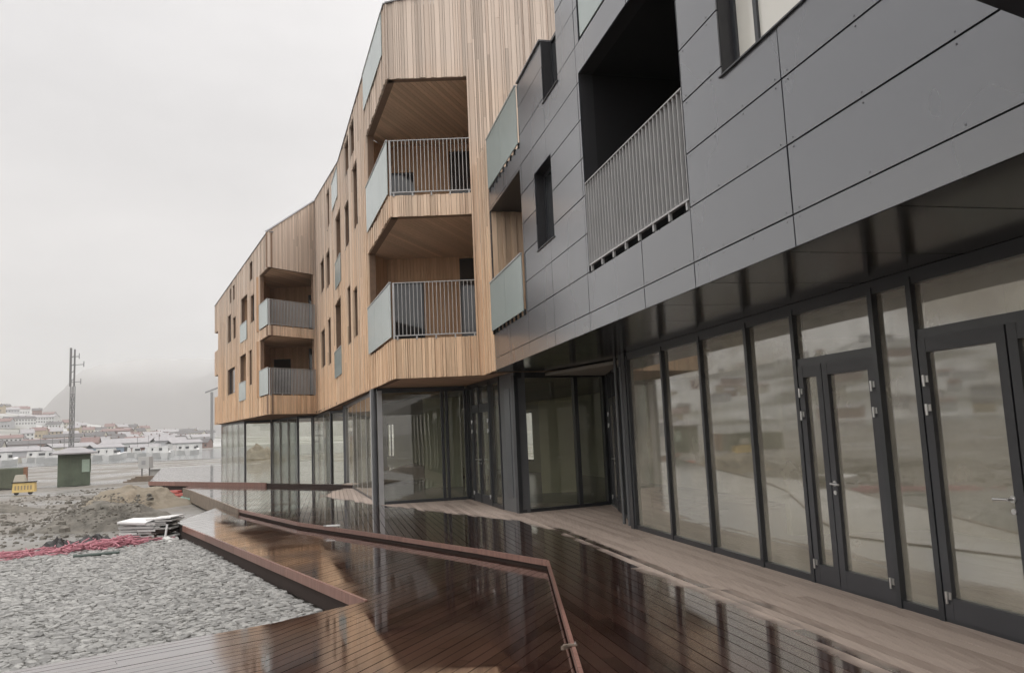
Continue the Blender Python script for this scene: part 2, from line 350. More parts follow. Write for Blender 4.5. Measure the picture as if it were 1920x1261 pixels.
class Fr:
    """a vertical wall plane: s along, d outwards, z up"""
    def __init__(s, a, b, out=(-3, 2)):
        s.a = Vector(a).to_3d(); t = Vector(b).to_3d()-s.a; s.len = t.length; s.t = t.normalized()
        n = Vector((s.t.y, -s.t.x, 0))
        if n.dot(Vector((out[0], out[1], 0))-s.a) < 0: n = -n
        s.n = n
    def p(s, S, d, z): v = s.a+s.t*S+s.n*d; return (v.x, v.y, z)
    def box(s, mb, s0, s1, d0, d1, z0, z1, mat, tone=None, z1b=None):
        z1b = z1 if z1b is None else z1b
        mb.hexa([s.p(s0, d0, z0), s.p(s1, d0, z0), s.p(s1, d1, z0), s.p(s0, d1, z0), s.p(s0, d0, z1), s.p(s1, d0, z1b), s.p(s1, d1, z1b), s.p(s0, d1, z1)], mat, tone)

def minus(rect, holes):
    s0, s1, z0, z1 = rect
    ss = sorted({s0, s1} | {v for h in holes for v in h[:2] if s0 < v < s1})
    out = []
    for a, b in zip(ss, ss[1:]):
        mid = (a+b)/2; iv = [(z0, z1)]
        for h in holes:
            if h[0] < mid < h[1]:
                nw = []
                for p, q in iv:
                    if h[3] <= p or h[2] >= q: nw.append((p, q)); continue
                    if h[2] > p: nw.append((p, h[2]))
                    if h[3] < q: nw.append((h[3], q))
                iv = nw
        out += [(a, b, p, q) for p, q in iv if q-p > .004]
    return out
def interp(pts, x):
    if x <= pts[0][0]: return pts[0][1]
    for (a, b), (c, d) in zip(pts, pts[1:]):
        if x <= c: return b+(d-b)*(x-a)/(c-a)
    return pts[-1][1]
def clad_wood(fr, s0, s1, z0, top, holes, parent, name='timber_cladding', widths=(.045, .07, .07, .12), deep=True, mat='larch', thick=.16, d0=0):
    """a wall of vertical boards of mixed width and thickness on a dark backing"""
    T = (lambda x: interp(top, x)) if isinstance(top, list) else (lambda x: top)
    mb = MB(); s = s0
    while s < s1-.01:
        w = min(random.choice(widths), s1-s); m = s+w/2; d = random.choice((.0, .014, .03)) if deep else .004*random.random()
        iv = minus((s+.003, s+w-.003, z0, T(m)), [h for h in holes if h[0] < m < h[1]] and [(s-1, s+w+1, h[2], h[3]) for h in holes if h[0] < m < h[1]])
        for a, b, p, q in iv:
            while deep and q-p > 2.6 and random.random() < .75:      # butt joint between two lengths of board
                k = p+random.uniform(1.2, min(4.2, q-p-.9)); fr.box(mb, a, b, d0-.03, d0+d+random.uniform(-.002, .002), p, k-.002, mat); p = k+.002
            fr.box(mb, a, b, d0-.03, d0+d, p, q, mat)
        s += w
    # backing
    n = max(1, int((s1-s0)/1.0)) if isinstance(top, list) else 1
    cuts = sorted({s0, s1} | {s0+(s1-s0)*i/n for i in range(n+1)})
    for a, b in zip(cuts, cuts[1:]):
        for r in minus((a, b, z0+.01, min(T(a), T(b))-.02), holes):
            fr.box(mb, r[0], r[1], d0-.03-thick, d0-.032, r[2], r[3], 'backing' if deep else mat, .5)
    o = mb.build(name, parent)
    return o
def clad_panel(fr, sb, zb, holes, parent, name='panel_cladding', thick=.2):
    mb = MB(); g = .007
    for a, b in zip(sb, sb[1:]):
        for p, q in zip(zb, zb[1:]):
            tn = random.random(); tilt = random.uniform(-.0016, .0016)*(b-a); ti2 = random.uniform(-.003, .003)
            for r in minus((a+g, b-g, p+g, q-g), holes):
                def D(S, z): return tilt*(S-a)/(b-a)+ti2*(z-p)/(q-p)
                pts = []
                for z in (r[2], r[3]):
                    for S, dd in ((r[0], 0), (r[1], 0), (r[1], -.012), (r[0], -.012)):
                        pts.append(fr.p(S, D(S, z)+dd, z))
                mb.hexa(pts, 'panel', tn)
    for r in minus((sb[0], sb[-1], zb[0]+.01, zb[-1]-.01), holes):
        fr.box(mb, r[0], r[1], -thick, -.018, r[2], r[3], 'panel_dark', .5)
    # rivets beside the joints
    for a, b in zip(sb, sb[1:]):
        for z in zb[1:-1]:
            for i in range(4):
                S = a+.08+(b-a-.16)*i/3
                for dz in (-.035, .035):
                    if not any(h[0]-.02 < S < h[1]+.02 and h[2]-.02 < z+dz < h[3]+.02 for h in holes) and fr.p(S, 0, z)[1] < 9:
                        c = fr.p(S, 0, z+dz); mb.tube(c, fr.p(S, .003, z+dz), .0065, 'rivet', 6)
    return mb.build(name, parent)
def window(fr, s0, s1, z0, z1, parent, split=None, d=-.12, fmat='frame', name='window', pmat='pane_dark', jamb='backing'):
    """frame with its pane, set back in the opening"""
    mb = MB(); w = .05
    fr.box(mb, s0, s1, d-.05, d, z0, z0+w, fmat); fr.box(mb, s0, s1, d-.05, d, z1-w, z1, fmat)
    fr.box(mb, s0, s0+w, d-.05, d, z0+w, z1-w, fmat); fr.box(mb, s1-w, s1, d-.05, d, z0+w, z1-w, fmat)
    for q in (split or []): fr.box(mb, q-.025, q+.025, d-.05, d-.002, z0+w, z1-w, fmat)
    fr.box(mb, s0-.012, s1+.012, d, .022, z0-.012, z0+.001, 'frame')     # sill
    o = mb.build(name, parent)
    pm = MB(); fr.box(pm, s0+w, s1-w, d-.04, d-.025, z0+w, z1-w, pmat); pm.build('pane', o)
    return o
def screen(fr, s0, s1, z0, z1, parent, d=.035, name='glass_screen', feet=True):
    mb = MB(); n = max(1, round((s1-s0)/1.3))
    for i in range(n):
        a = s0+(s1-s0)*i/n; b = s0+(s1-s0)*(i+1)/n
        fr.box(mb, a+.006, b-.006, d, d+.016, z0, z1, 'screen', .5)
    o = mb.build(name, parent)
    rb = MB(); fr.box(rb, s0, s1, d-.01, d+.03, z1+.001, z1+.028, 'rail_grey')
    if feet:
        k = max(3, int((s1-s0)/.28))
        for i in range(k): S = s0+.05+(s1-s0-.1)*i/(k-1); fr.box(rb, S-.02, S+.02, d-.04, d-.002, z0-.07, z0+.03, 'black')
    rb.build('top_rail', o)
    return o
def bars(fr, s0, s1, z0, z1, parent, d=0, gap=.085, feet=8, name='railing'):
    mb = MB()
    fr.box(mb, s0, s1, d-.022, d+.022, z1-.015, z1, 'rail_grey'); fr.box(mb, s0, s1, d-.02, d+.02, z0, z0+.02, 'rail_grey')
    n = int((s1-s0)/gap)
    for i in range(n+1):
        S = s0+.008+(s1-s0-.016)*i/n; fr.box(mb, S-.006, S+.006, d-.019, d+.019, z0+.02, z1-.015, 'rail_grey')
    for i in range(feet):
        S = s0+.06+(s1-s0-.12)*i/max(1, feet-1); fr.box(mb, S-.015, S+.015, d-.015, d+.015, z0-.08, z0, 'rail_grey')
    return mb.build(name, parent)

# ------------------------------------------------------------------ ground, decks
def clip(poly, nx, ny, c, keep):   # keep side where nx*x+ny*y-c has sign keep
    out = []; n = len(poly)
    for i in range(n):
        a = poly[i]; b = poly[(i+1) % n]; da = (nx*a[0]+ny*a[1]-c)*keep; db = (nx*b[0]+ny*b[1]-c)*keep
        if da >= 0: out.append(a)
        if da*db < 0: k = da/(da-db); out.append((a[0]+(b[0]-a[0])*k, a[1]+(b[1]-a[1])*k))
    return out
from mathutils.geometry import tessellate_polygon
def tris_of(poly):
    return [[poly[i][:2] for i in t] for t in tessellate_polygon([[Vector((p[0], p[1], 0)) for p in poly]])]
def deck(poly, az, z, mat, name, w=.12, gap=.008, minpiece=4.2):
    nx, ny = math.cos(az), -math.sin(az); tx, ty = math.sin(az), math.cos(az)
    cs = [nx*p[0]+ny*p[1] for p in poly]; ts = [tx*p[0]+ty*p[1] for p in poly]; mb = MB(); c = min(cs)-random.random()*.05; TR = tris_of(poly)
    while c < max(cs):
        sts = [q for q in (clip(clip(tr, nx, ny, c+gap/2, 1), nx, ny, c+w-gap/2, -1) for tr in TR) if len(q) > 2]
        if sts:
            al = [tx*p[0]+ty*p[1] for q in sts for p in q]; t1 = max(al); t = min(al)-random.random()*3
            while t < t1:
                t2 = t+random.choice((3.6, 4.2, 4.8)); dz = random.uniform(-.0012, .0012); tn = random.random()
                for st in sts:
                    pc = clip(clip(st, tx, ty, t+.002, 1), tx, ty, t2-.002, -1)
                    if len(pc) > 2: mb.prism(pc, z-.026, z+dz, mat, tn)
                t = t2
        c += w
    o = mb.build(name); tag(o, kind='structure'); return o
riser = [(.5, -4), (.39, 5.77), (.35, 10.39), (-.61, 11.68), (-1.98, 13.38), (-4.59, 16.51), (-7.18, 20.4), (-12.19, 29.56), (-13.36, 31.62)]
upper = riser[:8]+[(-12.6, 30.3), (-12.19+3.2, 29.67)][:0]+[(-12.9, 30.8), (-13.36, 31.62), (-14.0, 33.75), (-9.59, 30.16), (-5.2, 26.6), (.5, 24), (5.0, 20), (5, 14), (5.6, -4)]
deck(upper, R(-13.3), 0, 'deck_upper', 'deck')
low_a = [(-2.53, 8.07), (-1.73, 8.95), (-7.6, 18.0), (-8.17, 18.9), (-8.66, 22.8)]+[(x-.03, y-.03) for x, y in riser[6:0:-1]]+[(.47, -4), (-1.0, -4), (-1.27, 3.5)]
low_b = [(-2.536, 8.065), (-1.276, 3.5), (-1.006, -4), (-14, -4), (-14, -.2), (-4.36, 6.72)]
deck(low_a, R(24), -.10, 'deck_lower', 'deck')
deck(low_b, R(53.7), -.10, 'deck_side', 'deck')
mb = MB(); mb.prism([(-2.59, 8.02), (-2.48, 8.11), (-1.22, 3.5), (-1.33, 3.5)], -.134, -.106, 'deck_side'); tag(mb.build('deck_seam'), kind='structure')
far = [(-16.81, 36.04), (-9.55, 30.2), (-5.2, 26.7), (-2, 30), (-6, 45), (-17, 60), (-27, 60)]
deck(far, R(-28), .13, 'deck_upper', 'deck', w=.14)
mb = MB(); mb.prism(upper[:], -.40, -.05, 'deck_under'); mb.build('deck_base'); tag(bpy.data.objects['deck_base'], kind='structure')
mb = MB(); mb.prism(low_a, -.43, -.14, 'deck_under'); tag(mb.build('deck_base'), kind='structure')
mb = MB(); mb.prism(low_b, -.47, -.14, 'deck_under'); tag(mb.build('deck_base'), kind='structure')
mb = MB(); mb.prism(far, -.46, .09, 'deck_under'); tag(mb.build('deck_base'), kind='structure')
def kerb(pts, z0, z1, th, label, mat='kerb', off=0):
    mb = MB()
    for a, b in zip(pts, pts[1:]):
        f = Fr(a, b, out=off or (-5, 5)); L_ = f.len; s = 0
        while s < L_-.05:
            e = min(s+random.choice((1.8, 2.4, 3.0)), L_)
            if L_-e < .4: e = L_
            f.box(mb, s+.003, e-.003, .0, th, z0, z1+random.uniform(-.002, .004), mat); s = e
    o = mb.build('kerb_board'); tag(o, label, 'edge board'); return o
kerb(riser[:3], -.055, .016, .03, 'reddish timber board edging the step in the deck, running toward the viewer in the foreground', off=(-3, 5))
kerb(riser[2:7], -.055, .016, .03, 'long reddish timber board along the zigzag step in the middle of the wet deck', off=(-8, 8))
kerb(riser[6:], -.40, .02, .05, 'weathered pale timber board at the far left end of the deck step', 'pallet_wood', off=(-20, 15))
kerb([(-1.73, 8.95), (-7.6, 18.0)], -.215, -.092, .035, 'brown timber board edging the deck beside the gravel', off=(-8, 8))
kerb([(-16.81, 36.04), (-9.6, 30.2)], -.03, .15, .05, 'dark red timber board across the far deck step', off=(-20, 20))

# terrain
def ground_sheet(name, x0, x1, y0, y1, nx, ny, hf, mat, smooth=True):
    mb = MB(); mi = mb.mat(mat)
    for j in range(ny+1):
        for i in range(nx+1):
            x = x0+(x1-x0)*i/nx; y = y0+(y1-y0)*j/ny; mb.v.append((x, y, hf(x, y)))
    for j in range(ny):
        for i in range(nx):
            k = j*(nx+1)+i; mb.f.append((k, k+1, k+nx+2, k+nx+1)); mb.t.append(.5); mb.mi.append(mi)
    return mb.build(name, smooth=smooth)
from mathutils import noise as NZ
def gh(x, y):
    return -.47+.05*NZ.noise(Vector((x*.35, y*.35, 0)))+.02*NZ.noise(Vector((x*1.9, y*1.9, 3)))
g = ground_sheet('ground', -60, 30, -30, 90, 270, 360, gh, 'site_ground'); tag(g, kind='structure')
g = MB(); g.mat('site_ground'); g.v = [(-6000, -6000, -.62), (6000, -6000, -.62), (6000, 6000, -.62), (-6000, 6000, -.62)]; g.f = [(0, 1, 2, 3)]; g.t = [.5]; g.mi = [0]
tag(g.build('terrain'), kind='structure')
g = MB(); g.mat('water'); g.v = [(-900, 95, -.58), (60, 130, -.58), (260, 900, -.58), (-100, 420, -.58), (-420, 330, -.58), (-800, 200, -.58), (-900, 95, -.58)]; g.f = [tuple(range(len(g.v)))]; g.t = [.5]; g.mi = [0]
tag(g.build('water'), kind='structure')
# bed of crushed stone
bed = [(-1.86, 8.85), (-7.45, 17.8), (-8.7, 17.9), (-10.35, 16.1), (-16, 12.0), (-16, -2), (-4.55, 6.86)]
mb = MB(); mb.prism(bed, -.5, -.40, 'gravel_bed'); tag(mb.build('gravel_bed'), kind='structure')
def inside(p, poly):
    c = False; n = len(poly)
    for i in range(n):
        a = poly[i]; b = poly[(i+1) % n]
        if (a[1] > p[1]) != (b[1] > p[1]) and p[0] < (b[0]-a[0])*(p[1]-a[1])/(b[1]-a[1])+a[0]: c = not c
    return c
st = MB(); mi = st.mat('stones'); made = 0
rg = random.Random(3)
for _ in range(160000):
    x = rg.uniform(-14, -1.8); y = rg.uniform(3, 18.5)
    if not inside((x, y), bed) or x/y < -.78: continue
    r = rg.choice((.018, .024, .028, .034, .04, .05, .07)); n = rg.choice((4, 5, 6)); h = r*rg.uniform(.14, .36); ph = rg.random()*6; el = rg.uniform(.6, 1)
    tx, ty = rg.uniform(-.2, .2), rg.uniform(-.2, .2); z = -.405+rg.random()*.02; k = len(st.v); tone = rg.random()
    for rr, zz in ((1.0, -.02), (.95, h*.55), (.62, h)):
        for i in range(n):
            a = ph+6.2832*i/n; q = r*rr*(1+.12*math.sin(a*3+ph)); dx, dy = q*math.cos(a), q*math.sin(a)*el
            st.v.append((x+dx, y+dy, z+zz+dx*tx+dy*ty))
    for l in (0, 1):
        for i in range(n):
            st.f.append((k+l*n+i, k+l*n+(i+1) % n, k+(l+1)*n+(i+1) % n, k+(l+1)*n+i)); st.t.append(tone); st.mi.append(mi)
    st.f.append(tuple(k+2*n+i for i in range(n))); st.t.append(tone); st.mi.append(mi)
    made += 1
    if made > 42000: break
tag(st.build('gravel'), 'pale grey crushed stone bed beside the decks', 'gravel', kind='stuff')

# ================================================================== the timber building
P1 = (-2.57, 16.82); P3 = (-9.40, 37.41); P4 = (-11.03, 35.14); P5 = (-19.28, 50.29); PW = (-.62, 16.85)
ZB = 2.92
timber = thing('timber_building', 'long angled four storey building clad in vertical pale larch boards, with corner balconies', 'building', (P1[0], P1[1], 0)); WL[timber.name] = Vector((P1[0], P1[1], 0))
S = Fr(P1, P3); S2 = Fr(P4, P5); F1 = Fr(P1, (6, 16.98)); F2 = Fr(P4, (P3[0], P3[1]))
topS = [(0, 11.5), (10.5, 11.45), (21.7, 13.4)]; topF2 = [(0, 11.35), (2.8, 13.4)]; topS2 = [(0, 11.3), (17.3, 10.6)]
winS = [(7.65, 8.6, 4.66, 6.5), (5.95, 6.9, 4.66, 6.12), (14.3, 15.7, 4.66, 6.5), (17.0, 19.2, 4.83, 6.47), (5.5, 6.6, 7.85, 9.8), (7.7, 9.0, 7.85, 9.3),
        (14.05, 15.4, 10.18, 11.75), (5.95, 7.05, 10.24, 11.3), (7.5, 8.65, 10.2, 11.3), (14.5, 16.1, 7.82, 9.31), (17.0, 19.1, 8.15, 9.6)]
balS = [(10.45, 12.75, 3.9, 6.63), (10.25, 12.0, 7.1, 9.72)]
cornS = [(-.2, 3.6, 3.78, 6.5), (-.2, 3.45, 6.98, 9.7)]
cornF = [(-.2, 1.80, 3.78, 6.5), (-.2, 1.80, 6.98, 9.7)]
clad_wood(S, 0.035, S.len, ZB, topS, winS+balS+cornS, timber)
clad_wood(F1, 0, 5.6, ZB, [(0, 11.5), (5.6, 12.6)], cornF+[(2.05, 6, 2, 6.55)], timber)
winS2 = [(3.9, 4.75, 9.86, 10.8), (3.4, 4.5, 7.67, 9.04), (8.95, 10.0, 7.53, 8.74), (10.8, 11.95, 7.52, 9.12), (4.15, 5.0, 4.57, 6.32), (9.4, 12.0, 4.49, 5.95), (9.3, 10.1, 9.75, 10.6), (10.5, 11.2, 9.75, 10.6),
         (13.45, 13.85, 3.65, 9.04)]
balS2 = [(5.5, 7.4, 7.0, 9.36), (5.8, 7.75, 3.9, 6.31)]
cornS2 = [(-.2, 2.1, 3.78, 6.5), (-.2, 2.1, 6.95, 9.65)]
cornF2 = [(-.2, 2.62, 3.78, 6.5), (-.2, 2.62, 6.95, 9.65)]
endS2 = [(15.8, 17.4, 4.67, 6.04), (15.8, 17.4, 7.6, 8.83)]
clad_wood(S2, .035, S2.len, ZB, topS2, winS2+balS2+cornS2+endS2, timber)
clad_wood(F2, 0, F2.len, ZB, topF2, cornF2, timber)
for w in winS: window(S, *w, timber)
for w in winS2: window(S2, *w, timber)
# the far end wall
SE = Fr(P5, (P5[0]+8, P5[1]+6), out=(-20, 60))
clad_wood(SE, .035, 9, ZB, 10.6, [(-.1, 1.3, 4.67, 6.04), (-.1, 1.3, 7.6, 8.83)], timber)
# small inset balconies
def inset(fr, o, parent, depth=1.3, glass_h=.95, wood=True):
    s0, s1, z0, z1 = o; b = thing_part('balcony', parent, fr.p((s0+s1)/2, 0, z0))
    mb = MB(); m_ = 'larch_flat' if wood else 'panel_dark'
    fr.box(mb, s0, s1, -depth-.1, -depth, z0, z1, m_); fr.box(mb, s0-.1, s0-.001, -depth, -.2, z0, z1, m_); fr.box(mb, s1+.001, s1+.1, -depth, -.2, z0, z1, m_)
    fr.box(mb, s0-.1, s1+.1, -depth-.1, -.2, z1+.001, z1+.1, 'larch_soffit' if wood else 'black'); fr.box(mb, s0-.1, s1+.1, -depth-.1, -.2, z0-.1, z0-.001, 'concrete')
    mb.build('recess', b)
    window(Fr(fr.p(s0+.3, -depth, 0)[:2], fr.p(s1-.3, -depth, 0)[:2]), 0, s1-s0-.6, z0+.05, z1-.3, b, d=.05, name='balcony_door')
    screen(fr, s0-.05, s1+.05, z0, z0+glass_h, b, feet=False)
    return b
def thing_part(name, parent, loc):
    o = bpy.data.objects.new(name, None); COL.objects.link(o); o.location = loc; o.empty_display_size = .3
    adopt(o, parent, Vector(loc)); return o
for o in balS: inset(S, o, timber)
for o in balS2: inset(S2, o, timber)
# glass screens of the top floor terraces, flush with the wall
screen(S, .35, 3.6, 10.45, 11.47, timber, name='terrace_screen', feet=False); screen(S, 10.8, 12.9, 10.3, 11.35, timber, name='terrace_screen', feet=False)
# corner balconies
def poly_slab(poly, z0, z1, mat, name, parent, board=None, az=0):
    mb = MB()
    if board:
        nx, ny = math.cos(az), -math.sin(az); cs = [nx*p[0]+ny*p[1] for p in poly]; c = min(cs); TR = tris_of(poly)
        while c < max(cs):
            tn = random.random()
            for tr in TR:
                st_ = clip(clip(tr, nx, ny, c+.003, 1), nx, ny, c+board-.003, -1)
                if len(st_) > 2: mb.prism(st_, z0, z0+.02, mat, tn)
            c += board
        mb.prism(poly, z0+.021, z1, 'backing')
    else: mb.prism(poly, z0, z1, mat)
    return mb.build(name, parent)
def corner_balcony(P, fs, ls, ff, lf, back, zf, zc, railz, doors, floor_i):
    Ps = fs.p(ls, 0, 0)[:2]; Pf = ff.p(lf, 0, 0)[:2]
    i0 = fs.p(0, -.03, 0)[:2]
    b = thing_part('balcony', timber, (P[0], P[1], zf))
    poly = [(P[0]+.02, P[1]+.05), (Ps[0]+.02, Ps[1]), back[0], back[1], (Pf[0], Pf[1]+.02)]
    poly_slab(poly, zf-.25, zf, 'concrete', 'floor_slab', b)
    poly_slab(poly, zc+.002, zc+.2, 'larch_soffit', 'ceiling', b, board=.11, az=R(20))
    ins = ((P[0]+Ps[0]+Pf[0]+back[0][0])/4+.2, (P[1]+Pf[1])/2+.3)
    fb = Fr(back[0], back[1], out=ins); fl = Fr(Ps, back[0], out=ins); frr = Fr(Pf, back[1], out=ins)
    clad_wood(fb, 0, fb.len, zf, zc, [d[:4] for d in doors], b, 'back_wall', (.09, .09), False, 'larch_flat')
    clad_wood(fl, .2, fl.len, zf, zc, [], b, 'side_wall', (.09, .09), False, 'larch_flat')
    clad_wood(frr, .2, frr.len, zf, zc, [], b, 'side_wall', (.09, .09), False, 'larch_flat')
    for d in doors: window(fb, *d[:4], b, d=-.04, name='balcony_door', fmat='door_dark')
    bars(ff, .03, lf+.02, zf+.06, railz, b, d=.01, gap=.082, feet=5)
    screen(fs, .02, ls+.02, zf+.05, railz, b, d=.035, feet=False)
    mbp = MB(); ff.box(mbp, .0, .035, -.02, .03, zf, railz, 'rail_grey'); mbp.build('corner_post', b)
bk1 = [(-3.33, 21.0), (-.75, 21.0)]
corner_balcony(P1, S, 3.6, F1, 1.80, bk1, 3.78, 6.5, 5.02, [(.12, .98, 3.80, 5.85), (1.97, 2.5, 3.80, 6.45)], 0)
corner_balcony(P1, S, 3.45, F1, 1.80, bk1, 6.98, 9.7, 8.25, [(.12, .85, 7.0, 8.95), (1.8, 2.5, 7.0, 9.5)], 1)
bk2 = [(-12.55, 40.2), (-9.7, 40.2)]
corner_balcony(P4, S2, 2.1, F2, 2.62, bk2, 3.78, 6.5, 5.02, [(.15, 1.05, 3.8, 5.9), (2.0, 2.75, 3.8, 6.4)], 2)
corner_balcony(P4, S2, 2.1, F2, 2.62, bk2, 6.95, 9.65, 8.17, [(2.0, 2.75, 7.0, 9.2)], 3)
# end corner recesses
for z0, z1 in ((4.67, 6.04), (7.6, 8.83)):
    b = thing_part('balcony', timber, S2.p(16.8, 0, z0)); mb = MB()
    q = [S2.p(15.8, -.02, 0)[:2], S2.p(17.2, -.02, 0)[:2], SE.p(1.3, -.02, 0)[:2], S2.p(15.8, -1.1, 0)[:2]]
    mb.prism(q, z0-.2, z0-.002, 'larch_soffit'); mb.prism(q, z1+.002, z1+.2, 'larch_soffit'); mb.build('floor_slab', b)
    mb = MB(); S2.box(mb, 15.7, 15.8, -1.2, -.2, z0, z1, 'backing'); mb.build('side_wall', b)
# roofs, soffits, parapet caps, body
def cap(fr, top, s0, s1, parent, mat='cap'):
    mb = MB(); pts = [(s0, interp(top, s0))]+[p for p in top if s0 < p[0] < s1]+[(s1, interp(top, s1))]
    for (a, za), (b, zb_) in zip(pts, pts[1:]):
        v = [fr.p(a, -.24, za+.002), fr.p(b, -.24, zb_+.002), fr.p(b, .05, zb_+.002), fr.p(a, .05, za+.002)]
        w_ = [(x, y, z+.03) for x, y, z in v]; mb.hexa(v+w_, mat)
    mb.build('parapet_cap', parent)
cap(S, topS, 0, S.len, timber); cap(S2, topS2, 0, S2.len, timber); cap(F1, [(0, 11.5), (5.6, 12.6)], 0, 5.6, timber); cap(F2, topF2, 0, F2.len, timber)
roof = [(-2.1, 17.3), (-8.9, 38.3), (-10.5, 36.6), (-18.7, 50.8), (-10, 56), (2, 36), (8, 17.3)]
mb = MB(); mb.prism(roof, 10.3, 10.45, 'cap'); mb.build('roof', timber)
rear = [(8, 17.3), (2, 36), (-10.5, 56)]
for a, b in zip(rear, rear[1:]):
    f = Fr(a, b, out=(40, 60)); clad_wood(f, 0, f.len, ZB+.1, 11.2, [], timber, widths=(.3,), deep=True)
soff = [(-2.55, 16.86), (-9.42, 37.38), (-11.03, 35.18), (-19.26, 50.25), (-14, 55), (1, 33), (3, 22), (3, 16.95), (-.6, 16.9)]
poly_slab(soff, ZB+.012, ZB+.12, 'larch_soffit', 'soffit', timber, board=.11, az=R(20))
# the strip of timber that turns the corner towards the grey building
D0 = Vector((-.35, 15.71)); D1 = Vector((2.52, 3.66))
DF = Fr(D0, D1)
clad_wood(DF, -1.165, -.004, ZB, 7.66, [], timber, name='corner_cladding')

# ================================================================== the grey panelled building
grey = thing('grey_building', 'dark grey building clad in large flat panels, overhanging a row of glazed shop fronts', 'building', (D0.x, D0.y, 0)); WL[grey.name] = Vector((D0.x, D0.y, 0))
zb = [2.92, 3.16, 3.68, 4.19, 4.70, 5.21, 5.73, 6.25, 6.77, 7.28, 7.70]
zt = [7.70, 8.2, 8.7, 9.2, 9.7, 10.2, 10.7]
sb = [0, 1.4, 2.75, 4.3, 5.9, 7.7, 8.88, 10.47, 12.9, 15.3, 17.7, 20]
hD = [(.02, 2.65, 3.66, 6.20), (.12, 2.70, 6.62, 8), (3.55, 4.52, 4.53, 5.80), (4.28, 5.08, 6.69, 7.75), (5.97, 8.87, 3.66, 6.37), (6.05, 8.9, 6.78, 9.2), (9.62, 12.6, 4.61, 6.35), (14.6, 17.4, 3.66, 6.37), (11, 13.5, 7.4, 9.2)]
clad_panel(DF, sb, zb, hD, grey)
clad_panel(DF, [5.08]+sb[5:], zt, hD, grey)
mb = MB(); DF.box(mb, 5.08, 5.28, -9, -.21, 7.7, 10.7, 'panel', .5); mb.build('end_wall', grey)
window(DF, 3.55, 4.52, 4.53, 5.80, grey, d=-.16, jamb='frame')
window(DF, 4.28, 5.075, 6.69, 7.72, grey, d=-.16)
window(DF, 9.62, 12.6, 4.61, 6.35, grey, d=-.14, split=[9.98, 11.3], pmat='pane_pale'); window(DF, 11, 13.5, 7.4, 9.2, grey, d=-.14, split=[12.2])
def recess(fr, s0, s1, z0, z1, depth, mats, parent, far_wood=False, glass=False):
    b = thing_part('balcony', parent, fr.p((s0+s1)/2, 0, z0)); mb = MB()
    fr.box(mb, s0-.1, s1+.1, -depth-.1, -depth, z0, z1, mats); fr.box(mb, s1+.001, s1+.1, -depth, -.2, z0, z1, mats)
    if not far_wood: fr.box(mb, s0-.1, s0-.001, -depth, -.2, z0, z1, mats)
    fr.box(mb, s0-.1, s1+.1, -depth-.1, -.2, z1+.001, z1+.12, mats); fr.box(mb, s0-.1, s1+.1, -depth-.1, -.2, z0-.12, z0-.001, 'panel_dark')
    mb.build('recess', b)
    if far_wood:
        a = fr.p(s0, -depth, 0)[:2]; c = fr.p(s0, -.0, 0)[:2]; f = Fr(a, c, out=fr.p(s0+3, -.5, 0)[:2])
        clad_wood(f, 0, depth-.03, z0, z1, [], b, 'timber_lining', (.07, .1, .12), True, 'larch')
    return b
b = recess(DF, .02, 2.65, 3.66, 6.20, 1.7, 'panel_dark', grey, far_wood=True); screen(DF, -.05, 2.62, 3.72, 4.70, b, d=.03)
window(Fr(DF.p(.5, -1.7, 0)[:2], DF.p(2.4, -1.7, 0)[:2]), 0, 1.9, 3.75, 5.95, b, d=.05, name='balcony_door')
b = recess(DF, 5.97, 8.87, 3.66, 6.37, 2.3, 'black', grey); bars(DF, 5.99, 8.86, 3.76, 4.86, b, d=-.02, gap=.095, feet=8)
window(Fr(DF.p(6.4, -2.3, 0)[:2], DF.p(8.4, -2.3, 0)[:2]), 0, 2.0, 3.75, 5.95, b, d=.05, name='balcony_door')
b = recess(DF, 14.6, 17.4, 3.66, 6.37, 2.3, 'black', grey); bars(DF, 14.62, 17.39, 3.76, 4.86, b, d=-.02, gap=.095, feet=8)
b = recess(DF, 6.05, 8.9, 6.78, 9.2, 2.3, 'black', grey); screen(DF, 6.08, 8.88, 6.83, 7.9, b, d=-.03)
screen(DF, .12, 2.70, 6.64, 7.68, grey, name='terrace_screen', d=.02)
mb = MB(); DF.box(mb, .0, 5.1, -8, -.22, 6.45, 6.58, 'concrete'); mb.build('terrace_floor', grey)
mb = MB(); v = [DF.p(5.1, -.1, 0)[:2], DF.p(20, -.1, 0)[:2], DF.p(20, -12, 0)[:2], DF.p(5.1, -12, 0)[:2]]; mb.prism(v, 10.55, 10.66, 'cap'); mb.build('roof', grey)
mb = MB(); DF.box(mb, 0, 20, -12.2, -12, 2.9, 10.6, 'panel', .5); DF.box(mb, 19.8, 20, -12, -.2, 2.9, 10.6, 'panel', .5); mb.build('rear_wall', grey)
mb = MB(); DF.box(mb, 0, 2.75, -.24, .03, 7.702, 7.73, 'cap')
mb = MB(); DF.box(mb, 2.75, 4.28, -.24, .03, 7.702, 7.73, 'cap'); DF.box(mb, 5.08, 20, -.24, .03, 10.702, 10.73, 'cap'); mb.build('parapet_cap', grey)
mb = MB(); c = -.4
for i in range(18):     # glossy soffit sheets
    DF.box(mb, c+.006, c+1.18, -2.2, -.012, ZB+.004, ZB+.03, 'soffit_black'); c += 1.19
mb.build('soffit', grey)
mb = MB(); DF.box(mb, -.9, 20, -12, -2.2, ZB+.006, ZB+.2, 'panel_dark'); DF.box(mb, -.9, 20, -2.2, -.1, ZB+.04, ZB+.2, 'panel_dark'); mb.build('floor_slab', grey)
# near corner slab projecting from the wall
mb = MB(); mb.prism([(2.70, 3.59), (2.12, 3.27), (1.5, 2.93), (1.5, 1.2), (3.4, 1.2)], 3.5, 3.7, 'black'); mb.build('projecting_slab', grey)

